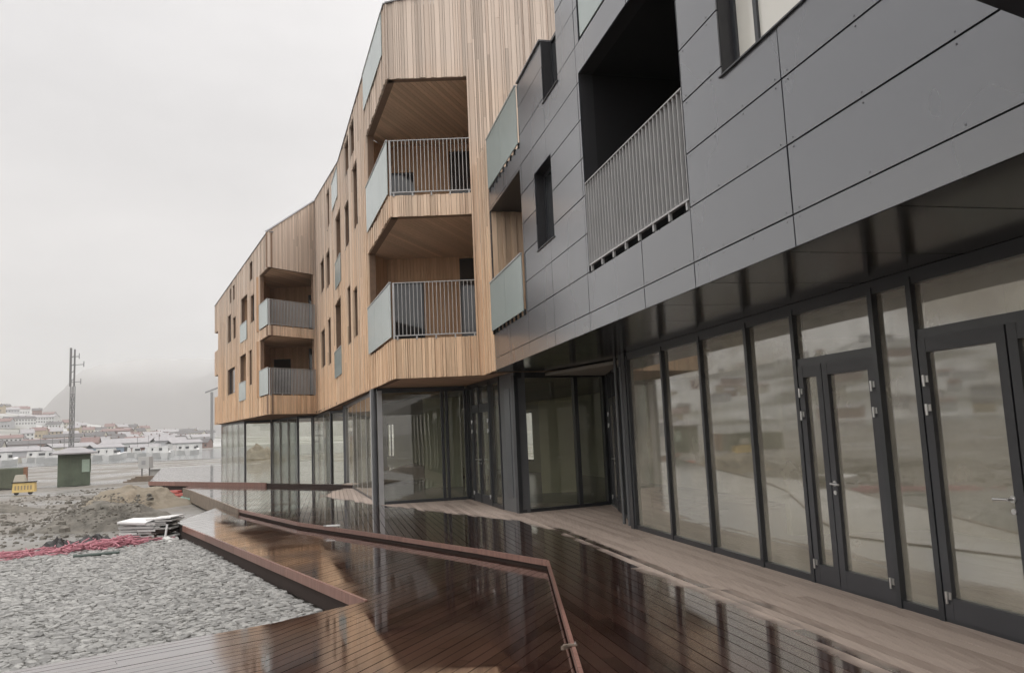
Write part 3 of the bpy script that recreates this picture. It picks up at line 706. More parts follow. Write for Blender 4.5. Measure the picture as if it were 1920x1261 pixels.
# ---------------------------------------------------------------- ground floor glazing
def glazing(a, b, xs, parent, name='shopfront', zt=2.80, z0=0.0, trans=None, gm='glass', skip=(), w=.06, dep=.11, out=(-3, 2), flush=False):
    """posts at each xs, sill and head, panes between; door bays are skipped"""
    f = Fr(a, b, out); o = MB()
    f.box(o, xs[0], xs[-1], -dep, 0, z0, z0+.07, 'frame'); f.box(o, xs[0], xs[-1], -dep, 0, zt, ZB, 'frame')
    for i, x in enumerate(xs):
        hw = w/2; f.box(o, x-hw, x+hw, -dep-.004, .002 if flush else .012, z0+.0, zt+.06, 'rail_grey' if flush else 'frame')
    for x0, x1, z in (trans or []): f.box(o, x0+w/2, x1-w/2, -dep+.01, -.004, z-.04, z+.04, 'frame')
    e = o.build(name, parent)
    for i, (x0, x1) in enumerate(zip(xs, xs[1:])):
        if i in skip: continue
        dp = .012 if flush else dep*.5
        p = MB(); f.box(p, x0+w/2, x1-w/2, -dp, -dp+.01, z0+.07, zt, gm); p.build('pane', e)
    return f, e
def door(f, s0, s1, zt, parent, leaves, handle=None, hinge=(), top=None, gm='glass_shop'):
    """door leaves with stiles, kick plate, pane, hinges and lever handle"""
    for k, (a, b) in enumerate(leaves):
        m_ = MB(); st_ = .09 if b-a > .35 else .07
        f.box(m_, a+.004, a+st_, -.08, .004, .03, zt, 'frame_door'); f.box(m_, b-st_, b-.004, -.08, .004, .03, zt, 'frame_door')
        f.box(m_, a+st_, b-st_, -.08, .002, .03, .20, 'frame_door'); f.box(m_, a+st_, b-st_, -.08, .002, zt-.12, zt, 'frame_door')
        d = m_.build('door', parent)
        p = MB(); f.box(p, a+st_, b-st_, -.045, -.035, .20, zt-.12, gm); p.build('pane', d)
        for hs in hinge:
            if a-.05 <= hs <= b+.05:
                for z in (.2, 1.72, 1.96):
                    h = MB(); h.tube(f.p(hs, .025, z-.045), f.p(hs, .025, z+.05), .011, 'steel', 10); f.box(h, hs-.03, hs+.035, .006, .016, z-.012, z+.045, 'steel'); h.build('hinge', d)
        if handle and a < handle[0] < b:
            h = MB(); s_, dr = handle; h.tube(f.p(s_, .004, 1.04), f.p(s_, .06, 1.04), .011, 'steel', 10); h.tube(f.p(s_, .058, 1.04), f.p(s_+dr*.13, .058, 1.035), .010, 'steel', 10)
            h.tube(f.p(s_, .004, 1.04), f.p(s_, .012, 1.04), .027, 'steel', 14); h.tube(f.p(s_, .004, .95), f.p(s_, .014, .95), .022, 'steel', 14)
            h.build('handle', d)
plain('frame_door', (.045, .047, .053), .38, .08, 3.)
# bay A, right
A0 = (1.9, 13.21); A1 = (3.61, 5.91)
xs = [0.05, 1.47, 2.73, 3.96, 4.95, 6.23, 6.73, 8.62, 9.2, 10.5, 12, 13.5, 15, 16.5]
fA, eA = glazing(A0, A1, xs, grey, trans=[(4.95, 6.23, 2.28), (6.73, 8.62, 2.36)], gm='glass_shop', skip=(4, 6))
for x0, x1, z in ((4.98, 6.2, 2.32), (6.76, 8.59, 2.40)):
    p = MB(); fA.box(p, x0, x1, -.05, -.04, z, 2.80, 'glass_shop'); p.build('pane', eA)
door(fA, 4.98, 6.2, 2.24, grey, [(4.985, 5.40), (5.405, 6.195)], (5.46, 1), (5.02, 6.16))
door(fA, 6.76, 8.59, 2.32, grey, [(6.765, 7.66), (7.67, 8.585)], (7.56, -1), (6.82, 8.53))
# column pair and side D2
mb = MB(); fA.box(mb, -.12, .02, -.3, .03, 0, ZB, 'frame'); mb.build('column', grey)
mb = MB(); mb.tube((1.86, 13.52, .02), (1.86, 13.52, ZB), .035, 'frame_grey', 12); mb.tube((1.80, 13.8, .02), (1.80, 13.8, ZB), .03, 'frame_grey', 12); mb.build('downpipe', grey)
B0 = (0, 16.45); B1 = (2.04, 17.48)
fD2 = Fr(B1, (1.97, 14.42)); 
f_, e_ = glazing(B1, (1.93, 13.3), [.06, .35, 1.4, 2.6, 3.2, 4.15], grey, skip=(1, 2), gm='glass')
door(f_, .35, 1.4, 2.3, grey, [(.38, 1.37)], (1.25, -1), (.42,)); door(f_, 1.4, 2.6, 2.3, grey, [(1.43, 2.57)], None, (2.5,))
# bay B
fB, eB = glazing(B0, B1, [.03, 1.50, 2.24], grey, gm='glass', w=.09)
C0 = (-1.26, 20.52); C1 = (-.34, 17.37)
mb = MB(); f = Fr(C1, B0); f.box(mb, .02, f.len-.02, -.25, 0, 0, ZB, 'frame_grey'); f.box(mb, .35, f.len-.3, 0, .015, .3, 2.6, 'panel'); mb.build('column', grey)
fC, eC = glazing(C0, C1, [.05, .48, 1.25, 2.3, 3.24], grey, gm='glass', skip=(1, 2), trans=[(.48, 1.25, 2.34), (1.25, 2.3, 2.34)])
for x0, x1 in ((.51, 1.22), (1.28, 2.27)):
    p = MB(); fC.box(p, x0, x1, -.05, -.04, 2.39, 2.8, 'glass'); p.build('pane', eC)
door(fC, .5, 1.24, 2.3, grey, [(.51, 1.245)], (1.16, -1), (.56,), gm='glass'); door(fC, 1.26, 2.28, 2.3, grey, [(1.255, 2.275)], (1.36, 1), (2.2,), gm='glass')
mb = MB(); v = [P_ for P_ in [(-.4, 17.5), (-.02, 16.5), (2.0, 17.5), (2.1, 22), (-1.1, 21)]]; mb.prism(v, ZB-.0, ZB+.003, 'soffit_black')
# timber building bays
E0 = (-3.51, 19.97); Q2 = (-6.34, 29.23)
fE, eE = glazing(E0, C0, [.04, 1.66, 1.78, 2.27], timber, gm='glass', w=.07)
mb = MB(); mb.tube((-3.62, 20.05, 0), (-3.62, 20.05, ZB), .07, 'frame_grey', 14); mb.tube((-3.75, 20.5, 0), (-3.75, 20.5, ZB), .045, 'rail_grey', 12); mb.build('downpipe', timber)
n = 7; fS, eS = glazing(E0, Q2, [.0+i*9.68/n for i in range(n+1)], timber, gm='glass_side', w=.07, flush=True)
bays = [((-5.9, 33.0), (-8.1, 34.2), 2), ((-8.1, 34.2), (-10.35, 40.0), 3), ((-10.35, 40.0), (-11.1, 39.8), 1), ((-11.1, 39.8), (-13.9, 44.7), 3), ((-13.9, 44.7), (-15.3, 44.2), 1), ((-15.3, 44.2), (-19.0, 50.6), 4)]
for a, b, k in bays:
    L_ = (Vector(a)-Vector(b)).length; glazing(a, b, [.04+(L_-.08)*i/k for i in range(k+1)], timber, gm='glass' if k < 3 else 'glass_side', w=.07, flush=k > 2)
f = Fr(Q2, (-5.9, 33.0)); mb = MB(); f.box(mb, 0, f.len, -.1, 0, 0, ZB, 'frame_grey'); mb.build('return_wall', timber)
# interiors
mb = MB(); inn = [(-3.4, 20.1), (-1.3, 20.65), (-.3, 17.5), (.1, 16.6), (2.0, 17.6), (2.05, 13.3), (5.9, -3.2), (12, -3), (8.5, 14), (5, 26), (0, 38), (-10, 55), (-18.8, 50.7), (-15.2, 44.5), (-13.7, 45), (-11, 40.2), (-10.2, 40.3), (-8.0, 34.5), (-5.8, 33.2), (-6.1, 29.3)]
mb.prism(inn, .002, .03, 'inner_floor'); mb.build('shop_floor', grey)
mb = MB(); mb.prism([(2.6, 13), (6.2, -3), (12, -3), (8.5, 14), (4, 26), (-1, 38), (-10, 54), (-9, 40), (-3, 24)], 2.84, 2.9, 'inner_grey'); mb.build('shop_ceiling', grey)
back = [(8.4, -3), (5.9, 12), (4.6, 20), (2.4, 28), (-1.8, 37), (-11, 54)]
for a, b in zip(back, back[1:]):
    f = Fr(a, b); mb = MB(); n = max(2, int(f.len/2.6)); holes = [] if b[1] < 21 else [((i+.25)*f.len/n, (i+.75)*f.len/n, .45, 2.45) for i in range(n)]
    holes = [h for h in holes if (lambda c: c[1] > 46.5 or (c[1] < 34 and c[0] < 1.6))(f.p(h[0], 0, 0))]
    for r in minus((0, f.len, .03, 2.84), holes): f.box(mb, r[0], r[1], -.2, 0, r[2], r[3], 'inner_wall')
    bw = mb.build('back_wall', grey if a[1] < 20 else timber)
    for h in holes:
        mb = MB(); f.box(mb, h[0], h[1], -.12, -.06, h[2], h[2]+.06, 'frame'); f.box(mb, h[0], h[1], -.12, -.06, h[3]-.06, h[3], 'frame')
        for q in (h[0], (h[0]+h[1])/2-.03, h[1]-.06): f.box(mb, q, q+.06, -.125, -.055, h[2], h[3], 'frame')
        mb.build('window', bw)
mb = MB(); mb.box(.62, 21.0, .03, 1.62, 21.2, 2.45, 'inner_wall'); mb.box(-2.95, 25, .03, -1.75, 25.2, 2.84, 'inner_wall'); mb.box(-1.55, 23.0, .03, -.9, 23.2, 2.4, 'inner_wall')
mb.box(3.9, 11.5, .03, 6.0, 11.7, 2.84, 'inner_wall'); mb.box(4.6, 7.0, .03, 6.8, 7.2, 2.84, 'inner_wall'); mb.box(-8, 38, .03, -6.3, 38.2, 2.84, 'inner_grey'); mb.build('partition_wall', grey)
# ================================================================== site things
# soil heaps
def heap(x, y, rx, ry, h, mat, label, name='soil_heap', seed=0, rz=0):
    mb = MB(); mi = mb.mat(mat); n = 110; m_ = 40
    rd = random.Random(seed)
    for j in range(m_+1):
        for i in range(n):
            a = 6.2832*i/n; r = j/m_; rr = r*(1+.16*NZ.noise(Vector((math.cos(a)*1.7, math.sin(a)*1.7, seed))))
            z = h*(1-r*r)**1.25 if r < 1 else 0
            z *= 1+.45*NZ.noise(Vector((math.cos(a)*r*2.6+seed, math.sin(a)*r*2.6, 5)))
            z += (.13*h*NZ.noise(Vector((math.cos(a)*r*6, math.sin(a)*r*6, seed)))+.07*h*NZ.noise(Vector((math.cos(a)*r*17, math.sin(a)*r*17, seed))))*min(1, 3*(1-r))
            mb.v.append((math.cos(a)*rr*rx, math.sin(a)*rr*ry, z-.12*r))
    for j in range(m_):
        for i in range(n):
            mb.f.append((j*n+i, j*n+(i+1) % n, (j+1)*n+(i+1) % n, (j+1)*n+i)); mb.t.append(.5); mb.mi.append(mi)
    o = mb.build(name, loc=(x, y, -.47), smooth=True); o.rotation_euler.z = rz; return tag(o, label, 'soil heap')
heap(-11.6, 22.6, 2.3, 1.6, .62, 'soil', 'low grey brown heap of wet soil behind the stack of slabs', seed=1)
heap(-14.2, 29.2, 2.3, 1.8, .75, 'soil_brown', 'rounded light brown heap of earth farther back on the site', seed=2)
heap(-18.2, 24.4, 2.6, .7, .3, 'soil', 'long flat ridge of dark mud at the left edge', seed=3)
heap(-20.3, 29.6, 4.0, .5, .28, 'soil', 'thin dark soil ridge across the muddy ground', seed=4)
heap(-21.5, 66, 2.6, 1.6, 1.75, 'soil_brown', 'brown earth mound close to the far end of the timber building', seed=5)
rb = MB(); mi = rb.mat('soil'); rd = random.Random(5)
heaps = [(-11.6, 22.6, 2.6, 1.9), (-14.2, 29.2, 2.6, 2.2), (-18.2, 24.4, 3, 1)]
for q in range(5200):
    if q % 2: hx = rd.choice(heaps); x = rd.gauss(hx[0], hx[2]*.55); y = rd.gauss(hx[1], hx[3]*.55); r = rd.uniform(.012, .05)
    else: x = rd.uniform(-24, -8.5); y = rd.uniform(16, 44); r = abs(rd.gauss(0, .04))+.012
    if x > -8.8-(y-18)*.42 or inside((x, y), bed): continue
    z = gh(x, y)
    for hx in heaps:
        e = ((x-hx[0])/hx[2])**2+((y-hx[1])/hx[3])**2
        if e < 1: z = max(z, -.47+(.6 if hx[2] < 3 else .2)*(1-e)**1.1)
    k = len(rb.v); tn = rd.random(); n = 5; ph = rd.random()*6
    for rr, zz in ((1, -.3), (.85, .45)):
        for i in range(n): a = ph+6.2832*i/n; u = r*rr*rd.uniform(.75, 1.2); rb.v.append((x+u*math.cos(a), y+u*math.sin(a), z+r*zz))
    rb.v.append((x, y, z+r*.8))
    for i in range(n): rb.f += [(k+i, k+(i+1) % n, k+n+(i+1) % n, k+n+i), (k+n+i, k+n+(i+1) % n, k+2*n)]; rb.t += [tn, tn]; rb.mi += [mi, mi]
tag(rb.build('rubble'), 'brown clods and stones strewn over the muddy building site', 'rubble', kind='stuff')
# stack of slabs on pallets
t = thing('slab_stack', 'untidy stack of white wrapped paving slabs on a wooden pallet at the gravel edge', 'stack of slabs', (-8.55, 18.5, -.46), R(-6)); t.scale = (1, 1, .88)
def pallet(px, py, pz, parent, nm='pallet', w=1.0):
    mb = MB()
    for i in range(5): mb.box(px-.5*w, py-.38+i*.17, pz+.1, px+.5*w, py-.30+i*.17+.03, pz+.12, 'pallet_wood')
    for q in (-.46, 0, .46): mb.box(px+(q-.04)*w, py-.38, pz, px+(q+.04)*w, py+.41, pz+.1, 'pallet_wood')
    return mb.build(nm, parent)
pallet(-.2, 0, 0, t); mb = MB()
for k in range(5):
    for i in range(2):
        dx = random.uniform(-.03, .03)
        mb.box(-.66+i*.46+dx, -.3+random.uniform(-.04, .04), .13+k*.075, -.22+i*.46+dx, .3, .13+k*.075+.058, 'slab')
mb.build('slabs', t)
mb = MB(); mb.hexa([(-.68, -.3, .50), (.03, -.34, .47), (.05, .32, .52), (-.66, .3, .53), (-.68, -.3, .55), (.03, -.34, .51), (.05, .32, .57), (-.66, .3, .58)], 'wrap_white')
for k in range(9):
    q = random.uniform(.1, .5); mb.hexa([(q-.2, -.3, .13+k*.05), (q+.2, -.27, .12+k*.05), (q+.2, .28, .13+k*.05), (q-.2, .3, .14+k*.05), (q-.2, -.3, .165+k*.05), (q+.2, -.27, .155+k*.05), (q+.2, .28, .165+k*.05), (q-.2, .3, .175+k*.05)], random.choice(('concrete', 'slab', 'slab', 'deck_under')))
for k in range(16):
    x, y = random.uniform(-.9, 1.0), random.uniform(-.75, -.3); a = random.random()*3; c_, s_ = math.cos(a)*.17, math.sin(a)*.17; z_ = random.uniform(.0, .1)
    mb.hexa([(x-c_, y-s_, z_), (x+s_*.6, y-c_*.6, z_), (x+c_, y+s_, z_+.05), (x-s_*.6, y+c_*.6, z_+.04), (x-c_, y-s_, z_+.04), (x+s_*.6, y-c_*.6, z_+.04), (x+c_, y+s_, z_+.09), (x-s_*.6, y+c_*.6, z_+.08)], random.choice(('slab', 'slab', 'concrete', 'plastic_black')))
mb.hexa([(.02, -.3, .56), (.62, -.3, .60), (.62, .32, .61), (.02, .32, .57), (.02, -.3, .59), (.62, -.3, .63), (.62, .32, .64), (.02, .32, .60)], 'wrap_white'); mb.build('cover_sheet', t)
mb = MB(); mb.tube((.50, -.35, .0), (.56, -.33, .45), .025, 'wrap_white'); mb.tube((-.7, -.42, .02), (.7, -.5, .03), .03, 'wrap_white'); mb.tube((-.8, -.52, .02), (.2, -.62, .02), .02, 'concrete'); mb.build('strap_end', t)
# pink hoses / netting along the far side of the gravel
def tangle(pts, n, r, spread, mat, seed, name, label, cat, sq=.35):
    rd = random.Random(seed); mb = MB()
    for k in range(n):
        q = rd.random()*(len(pts)-1.001); i = int(q); fq = q-i
        x = pts[i][0]+(pts[i+1][0]-pts[i][0])*fq; y = pts[i][1]+(pts[i+1][1]-pts[i][1])*fq
        p = Vector((x+rd.gauss(0, spread), y+rd.gauss(0, spread*.6), -.42+rd.random()*sq*.4)); a = math.atan2(pts[i+1][1]-pts[i][1], pts[i+1][0]-pts[i][0])+rd.gauss(0, .7)
        for s_ in range(5):
            a += rd.gauss(0, .5); q2 = p+Vector((math.cos(a)*.16, math.sin(a)*.16, rd.uniform(-.05, .06))); q2.z = min(max(q2.z, -.43), -.42+sq)
            mb.tube(p, q2, r, mat, 5); p = q2
    o = mb.build(name); return tag(o, label, cat)
tangle([(-10.9, 15.5), (-10.35, 16.05), (-9.7, 16.6)], 110, .012, .14, 'pink', 1, 'plastic_netting', 'faded pink netting lying flat at the left edge of the gravel', 'netting', .12)
tangle([(-9.9, 16.7), (-9.3, 17.1), (-8.9, 17.3)], 170, .013, .12, 'pink', 2, 'hose_bundle', 'tangled bundle of dark pink hoses on the gravel edge below the black sheets', 'hoses', .2)
tangle([(-9.0, 17.5), (-8.6, 17.9)], 40, .012, .1, 'pink', 5, 'hose_bundle', 'short pink hose ends beside the stack of slabs', 'hoses', .1)
def crumple(x, y, rx, ry, h, mat, seed, name, label, cat):
    mb = MB(); mi = mb.mat(mat); n = 26; m_ = 9
    for j in range(m_+1):
        for i in range(n):
            a = 6.2832*i/n; r = j/m_
            z = h*max(0, 1-r**2.2)*(1+.8*NZ.noise(Vector((math.cos(a)*r*4+seed*3, math.sin(a)*r*4, 1))))+.05*NZ.noise(Vector((i*.9, j*1.3, seed)))
            rr = r*(1+.35*NZ.noise(Vector((math.cos(a)*2, math.sin(a)*2, seed))))
            mb.v.append((math.cos(a)*rr*rx, math.sin(a)*rr*ry, max(z, -.05)))
    for j in range(m_):
        for i in range(n):
            mb.f.append((j*n+i, j*n+(i+1) % n, (j+1)*n+(i+1) % n, (j+1)*n+i)); mb.t.append(.5); mb.mi.append(mi)
    return tag(mb.build(name, loc=(x, y, -.43)), label, cat)
crumple(-9.55, 17.8, .55, .25, .2, 'plastic_black', 1, 'plastic_sheet', 'crumpled black plastic sheet on the right above the pink hoses', 'plastic sheet')
crumple(-10.15, 17.55, .5, .2, .17, 'plastic_black', 2, 'plastic_sheet', 'crumpled black plastic sheet on the left, lower and longer', 'plastic sheet')
crumple(-9.25, 17.35, .38, .16, .14, 'pink', 3, 'plastic_sheet', 'bright pink plastic sheet half covering the hoses', 'plastic sheet')
mb = MB(); mb.tube((-8.7, 15.65, -.36), (-8.02, 15.95, -.36), .035, 'pipe_green', 12); mb.tube((-8.7, 15.65, -.36), (-8.76, 15.62, -.36), .05, 'pipe_green', 12)
tag(mb.build('drain_pipe'), 'short dark green pipe lying on the pale gravel', 'pipe')
# red timber pile, teal sheet, concrete block
t = thing('red_board_pile', 'small pile of red boards against the far deck step', 'board pile', (-14.3, 32.6, -.45))
for k, (dx, z, l) in enumerate(((0, .0, 1.3), (.15, .12, 1.2), (-.1, .24, .9), (.4, .0, .9))):
    mb = MB(); mb.box(-l/2+dx, -.25+k*.02, z, l/2+dx, .2, z+.09, 'red'); mb.build('board', t)
crumple(-12.6, 29.9, .8, .5, .16, 'teal', 7, 'tarpaulin', 'faded green tarpaulin on the ground below the red boards', 'tarpaulin')
mb = MB(); mb.hexa([(-.6, -.2, 0), (.6, -.2, 0), (.6, .2, 0), (-.6, .2, 0), (-.58, -.12, .42), (.58, -.12, .42), (.58, .12, .42), (-.58, .12, .42)], 'concrete')
mb.box(-.45, -.22, .0, -.25, -.19, .1, 'black'); mb.box(.25, -.22, .0, .45, -.19, .1, 'black')
tag(mb.build('concrete_barrier', loc=(-16.4, 35.0, -.47)), 'grey concrete barrier block left of the far deck corner', 'barrier')
# rolling low fence of stacked boards and white beam at the quay
mb = MB(); mb.box(-27, 58.0, -.5, -19, 58.35, .05, 'concrete'); mb.box(-27, 57.9, .05, -19, 58.45, .14, 'paint_white')
tag(mb.build('quay_wall'), 'long low concrete quay wall with white top behind the green kiosk', 'wall')
for i, (x, y, l, h) in enumerate(((-17.6, 52.5, 4.2, .22), (-23.2, 50.5, 3.6, .35))):
    mb = MB()
    for k in range(4): mb.box(-l/2+k*.2, -.5+k*.11, k*h/4, l/2-k*.15, -.42+k*.11+.3, (k+1)*h/4-.01, 'pallet_wood')
    tag(mb.build('timber_pile', loc=(x, y, -.47)), ('flat pile of grey boards near the building end', 'higher pile of brown boards right of the green kiosk')[i], 'timber pile')
# green kiosk
t = thing('green_kiosk', 'small green kiosk with overhanging grey hipped roof on the waterfront', 'kiosk', (-27.75, 49.4, -.47), R(28)); t.scale = (.84, .84, .86)
mb = MB(); mb.box(-1.05, -1.1, 0, 1.05, 1.1, 2.25, 'kiosk_green')
for i in range(10): mb.box(-1.05+i*.21+.19, -1.115, .05, -1.05+i*.21+.205, -1.10, 2.2, 'container_green')
mb.build('wall', t)
mb = MB(); mb.box(.50, -1.14, .95, 1.0, -1.105, 1.85, 'kiosk_light'); mb.box(1.055, -.7, .95, 1.085, .5, 1.85, 'kiosk_light'); mb.build('window', t)
mb = MB(); z = 2.25; mb.v = [(-1.5, -1.5, z), (1.5, -1.5, z), (1.5, 1.5, z), (-1.5, 1.5, z), (-1.5, -1.5, z+.1), (1.5, -1.5, z+.1), (1.5, 1.5, z+.1), (-1.5, 1.5, z+.1), (-.45, 0, z+.5), (.45, 0, z+.5)]
mi = mb.mat('roof_grey'); mb.f = [(3, 2, 1, 0), (0, 1, 5, 4), (1, 2, 6, 5), (2, 3, 7, 6), (3, 0, 4, 7), (4, 5, 9, 8), (5, 6, 9), (6, 7, 8, 9), (7, 4, 8)]; mb.t = [.5]*9; mb.mi = [mi]*9; mb.build('roof', t)
# yellow skip machine
t = thing('yellow_generator', 'small yellow site generator with a cream upper cover standing in the mud', 'generator', (-25.6, 41.0, -.45), R(20)); t.scale = (.78, .78, .85)
mb = MB(); mb.hexa([(-.65, -.35, .15), (.65, -.35, .15), (.65, .35, .15), (-.65, .35, .15), (-.62, -.33, .72), (.62, -.33, .72), (.62, .33, .72), (-.62, .33, .72)], 'yellow')
for i in range(6): mb.box(-.5+i*.18, -.362, .3, -.42+i*.18, -.34, .55, 'paint_ochre')
mb.build('body', t)
mb = MB(); mb.box(-.68, -.38, .72, .66, .38, .78, 'plastic_black'); mb.build('tray', t)
mb = MB(); mb.hexa([(-.62, -.3, .78), (.1, -.3, .78), (.1, .3, .78), (-.62, .3, .78), (-.5, -.25, 1.2), (-.02, -.25, 1.2), (-.02, .25, 1.2), (-.5, .25, 1.2)], 'paint_cream'); mb.build('cover', t)
for q in (-.4, .4):
    mb = MB(); mb.tube((q, -.34, .13), (q, -.22, .13), .14, 'plastic_black', 14); mb.build('wheel', t)
# green container with rusty end
t = thing('shipping_container', 'dark green container with a rusty end at the left edge', 'container', (-31.9, 47.6, -.47), R(30)); t.scale = (.85, .85, .72)
mb = MB(); mb.box(-3, -1.2, .1, 2.2, 1.2, 1.75, 'container_green')
for i in range(24): mb.box(-2.95+i*.215, -1.24, .2, -2.85+i*.215, -1.2, 1.65, 'container_green')
mb.build('body', t)
mb = MB(); mb.box(2.2, -1.2, .1, 2.32, 1.2, 1.78, 'rust'); mb.box(2.12, -1.25, .05, 2.34, -1.2, 1.8, 'rust'); mb.build('door', t)
# white sign cabinet beside kiosk
t = thing('white_cabinet', 'small square white cabinet right of the green kiosk', 'cabinet', (-24.5, 52, -.47))
mb = MB(); mb.box(-.35, -.3, .8, .35, .3, 1.55, 'paint_white'); mb.build('body', t); mb = MB(); mb.box(-.14, -.315, 1.05, .12, -.3, 1.3, 'paint_greyp'); mb.build('door', t)
for q in (-.25, .25):
    mb = MB(); mb.tube((q, 0, 0), (q, 0, .8), .04, 'mast_steel'); mb.build('leg', t)
# lattice mast
t = thing('lattice_mast', 'tall slim steel lattice mast with antennas rising over the harbour', 'mast', (-64, 113, -.6))
mb = MB(); w = .22
hz = [i*1.15 for i in range(10)]
for a in ((-w, -w), (w, -w), (w, w), (-w, w)): mb.tube((*a, 0), (*a, 11.5), .07, 'mast_steel', 6)
for z0_, z1_ in zip(hz, hz[1:]):
    for a, b in (((-w, -w), (w, -w)), ((w, -w), (w, w)), ((w, w), (-w, w)), ((-w, w), (-w, -w))):
        mb.tube((*a, z0_), (*b, z1_), .03, 'mast_steel', 5); mb.tube((*a, z1_), (*b, z1_), .045, 'mast_steel', 5)
mb.build('lattice', t)
mb = MB(); mb.tube((-.25, -.2, 11.5), (-.25, -.2, 17.1), .16, 'mast_steel', 8); mb.tube((.15, .1, 11.5), (.15, .1, 16.9), .12, 'mast_steel', 8)
for z in (12.2, 13.4, 14.4, 15.6): mb.tube((-.25, -.2, z), (.15, .1, z+.4), .05, 'mast_steel', 5)
mb.build('upper_mast', t)
for z, l in ((14.6, 1.5), (12.1, 1.1), (15.8, .8)):
    mb = MB(); mb.tube((-.5, 0, z), (l, .1, z+.05), .05, 'mast_steel', 6); mb.tube((l, .1, z-.3), (l, .1, z+.5), .06, 'mast_steel', 6); mb.build('antenna', t)
# distant crane
t = thing('harbour_crane', 'faint slim harbour crane beyond the town by the building corner', 'crane', (-186, 480, -.6))
mb = MB(); mb.tube((0, 0, 0), (0, 0, 34), .9, 'mast_steel', 6); mb.build('tower', t); mb = MB(); mb.tube((-4, 0, 34), (5, 0, 37), .5, 'mast_steel', 6); mb.build('jib', t)

# ---------------------------------------------------------------- hills and mountain
def polar(name, azs, rs, hf, mat):
    mb = MB(); mi = mb.mat(mat)
    for r in rs:
        for a in azs: mb.v.append((r*math.sin(R(a)), r*math.cos(R(a)), hf(a, r)))
    n = len(azs)
    for j in range(len(rs)-1):
        for i in range(n-1):
            mb.f.append((j*n+i, j*n+i+1, (j+1)*n+i+1, (j+1)*n+i)); mb.t.append(.5); mb.mi.append(mi)
    o = mb.build(name, smooth=True); return tag(o, kind='structure')
hill_el = [(-150, .8), (-120, 3.0), (-95, 4.6), (-70, 5.6), (-52, 4.9), (-42, 3.4), (-36, 2.9), (-33.4, 2.62), (-31.6, 2.25), (-30, 1.9), (-28, 1.45), (-24, .9), (-20, .45), (-14, .2), (0, .1)]
def hillh(a, r):
    e = interp(hill_el, a); r = r/1.8; f_ = min(1, max(0, (r-230)/(620-230))); f_ = f_*f_*(3-2*f_)
    return -.62+(math.tan(R(e))*620*1.8+2.2)*f_*(1+.10*NZ.noise(Vector((a*.35, r*.012, 0))))
polar('hill', [-150+i*1.25 for i in range(121)], [414+i*47 for i in range(16)]+[1620], lambda a, r: hillh(a, r) if r < 1188 else hillh(a, 1150)-.03*(r-1150), 'hill')
mt_el = [(-32.4, .0), (-31.9, 1.9), (-31.3, 2.45), (-30.6, 3.4), (-29.1, 4.9), (-28, 5.4), (-26, 5.7), (-23.5, 5.7), (-21, 5.9), (-10, 6.5), (5, 7), (20, 5), (40, 2), (60, 0)]
def mth(a, r):
    e = interp(mt_el, a); f_ = min(1, max(0, (r-1700)/900))
    return -2+math.tan(R(e))*2600*f_**.8*(1+.16*NZ.noise(Vector((a*.33, r*.003, 7)))*(1 if a > -30 else .3)+.03*NZ.noise(Vector((a*2.1, r*.004, 2))))
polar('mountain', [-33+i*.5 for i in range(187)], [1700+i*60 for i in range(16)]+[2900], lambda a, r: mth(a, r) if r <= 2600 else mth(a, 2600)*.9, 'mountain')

m2_el = [(-165, 2), (-140, 9), (-115, 15), (-80, 17), (-55, 14), (-44, 8), (-38, 3.2), (-35, 1.2), (-33.5, .3)]
def m2h(a, r):
    f_ = min(1, max(0, (r-1350)/800)); return -2+math.tan(R(interp(m2_el, a)))*2150*f_**.8*(1+.12*NZ.noise(Vector((a*.2, r*.004, 3))))
polar('mountain', [-165+i*1.1 for i in range(120)], [1350+i*80 for i in range(11)]+[2300], lambda a, r: m2h(a, min(r, 2150)), 'scrub_slope')
HZ = MB(); HZ.box(-2600, -2600, -5, 2600, 3100, 900, 'haze'); tag(HZ.build('haze'), kind='stuff')
# ---------------------------------------------------------------- town
def house(wm, rm, w, d, h, rh):
    """gabled house: body, roof, windows"""
    r = bpy.data.objects.new('house', None); COL.objects.link(r)
    mb = MB(); mb.box(-w/2, -d/2, -2, w/2, d/2, h, wm)
    mi = mb.mat(wm); k = len(mb.v); mb.v += [(-w/2, -d/2, h), (w/2, -d/2, h), (w/2, d/2, h), (-w/2, d/2, h), (-w/2, 0, h+rh), (w/2, 0, h+rh)]
    for f in ((k+3, k, k+4), (k+1, k+2, k+5)): mb.f.append(f); mb.t.append(.5); mb.mi.append(mi)
    a = mb.build('wall', r)
    mb = MB(); e = .4; t_ = .22
    for s_ in (-1, 1):
        y0 = s_*(d/2+e); z0 = h-e*rh/(d/2)
        mb.hexa([(-w/2-e, y0, z0), (w/2+e, y0, z0), (w/2+e, 0, h+rh), (-w/2-e, 0, h+rh), (-w/2-e, y0, z0+t_), (w/2+e, y0, z0+t_), (w/2+e, 0, h+rh+t_), (-w/2-e, 0, h+rh+t_)], rm)
    mb.box(w*.2, -.3, h+rh-.6, w*.2+.6, .3, h+rh+.8, 'roof_red'); mb.build('roof', r)
    mb = MB(); n = max(2, int(w/2.2))
    for fl in range(max(1, int(h/2.7))):
        for i in range(n):
            x = -w/2+w*(i+.5)/n; z = .9+fl*2.7
            mb.box(x-.5, -d/2-.05, z, x+.5, -d/2-.01, z+1.2, 'pane_dark'); mb.box(x-.5, d/2+.01, z, x+.5, d/2+.05, z+1.2, 'pane_dark')
    mb.build('window', r)
    return r
def copy_tree(o):
    c = o.copy(); COL.objects.link(c)
    for ch in [q for q in bpy.data.objects if q.parent == o]:
        k = ch.copy(); COL.objects.link(k); k.parent = c; k.matrix_parent_inverse = Matrix()
    return c
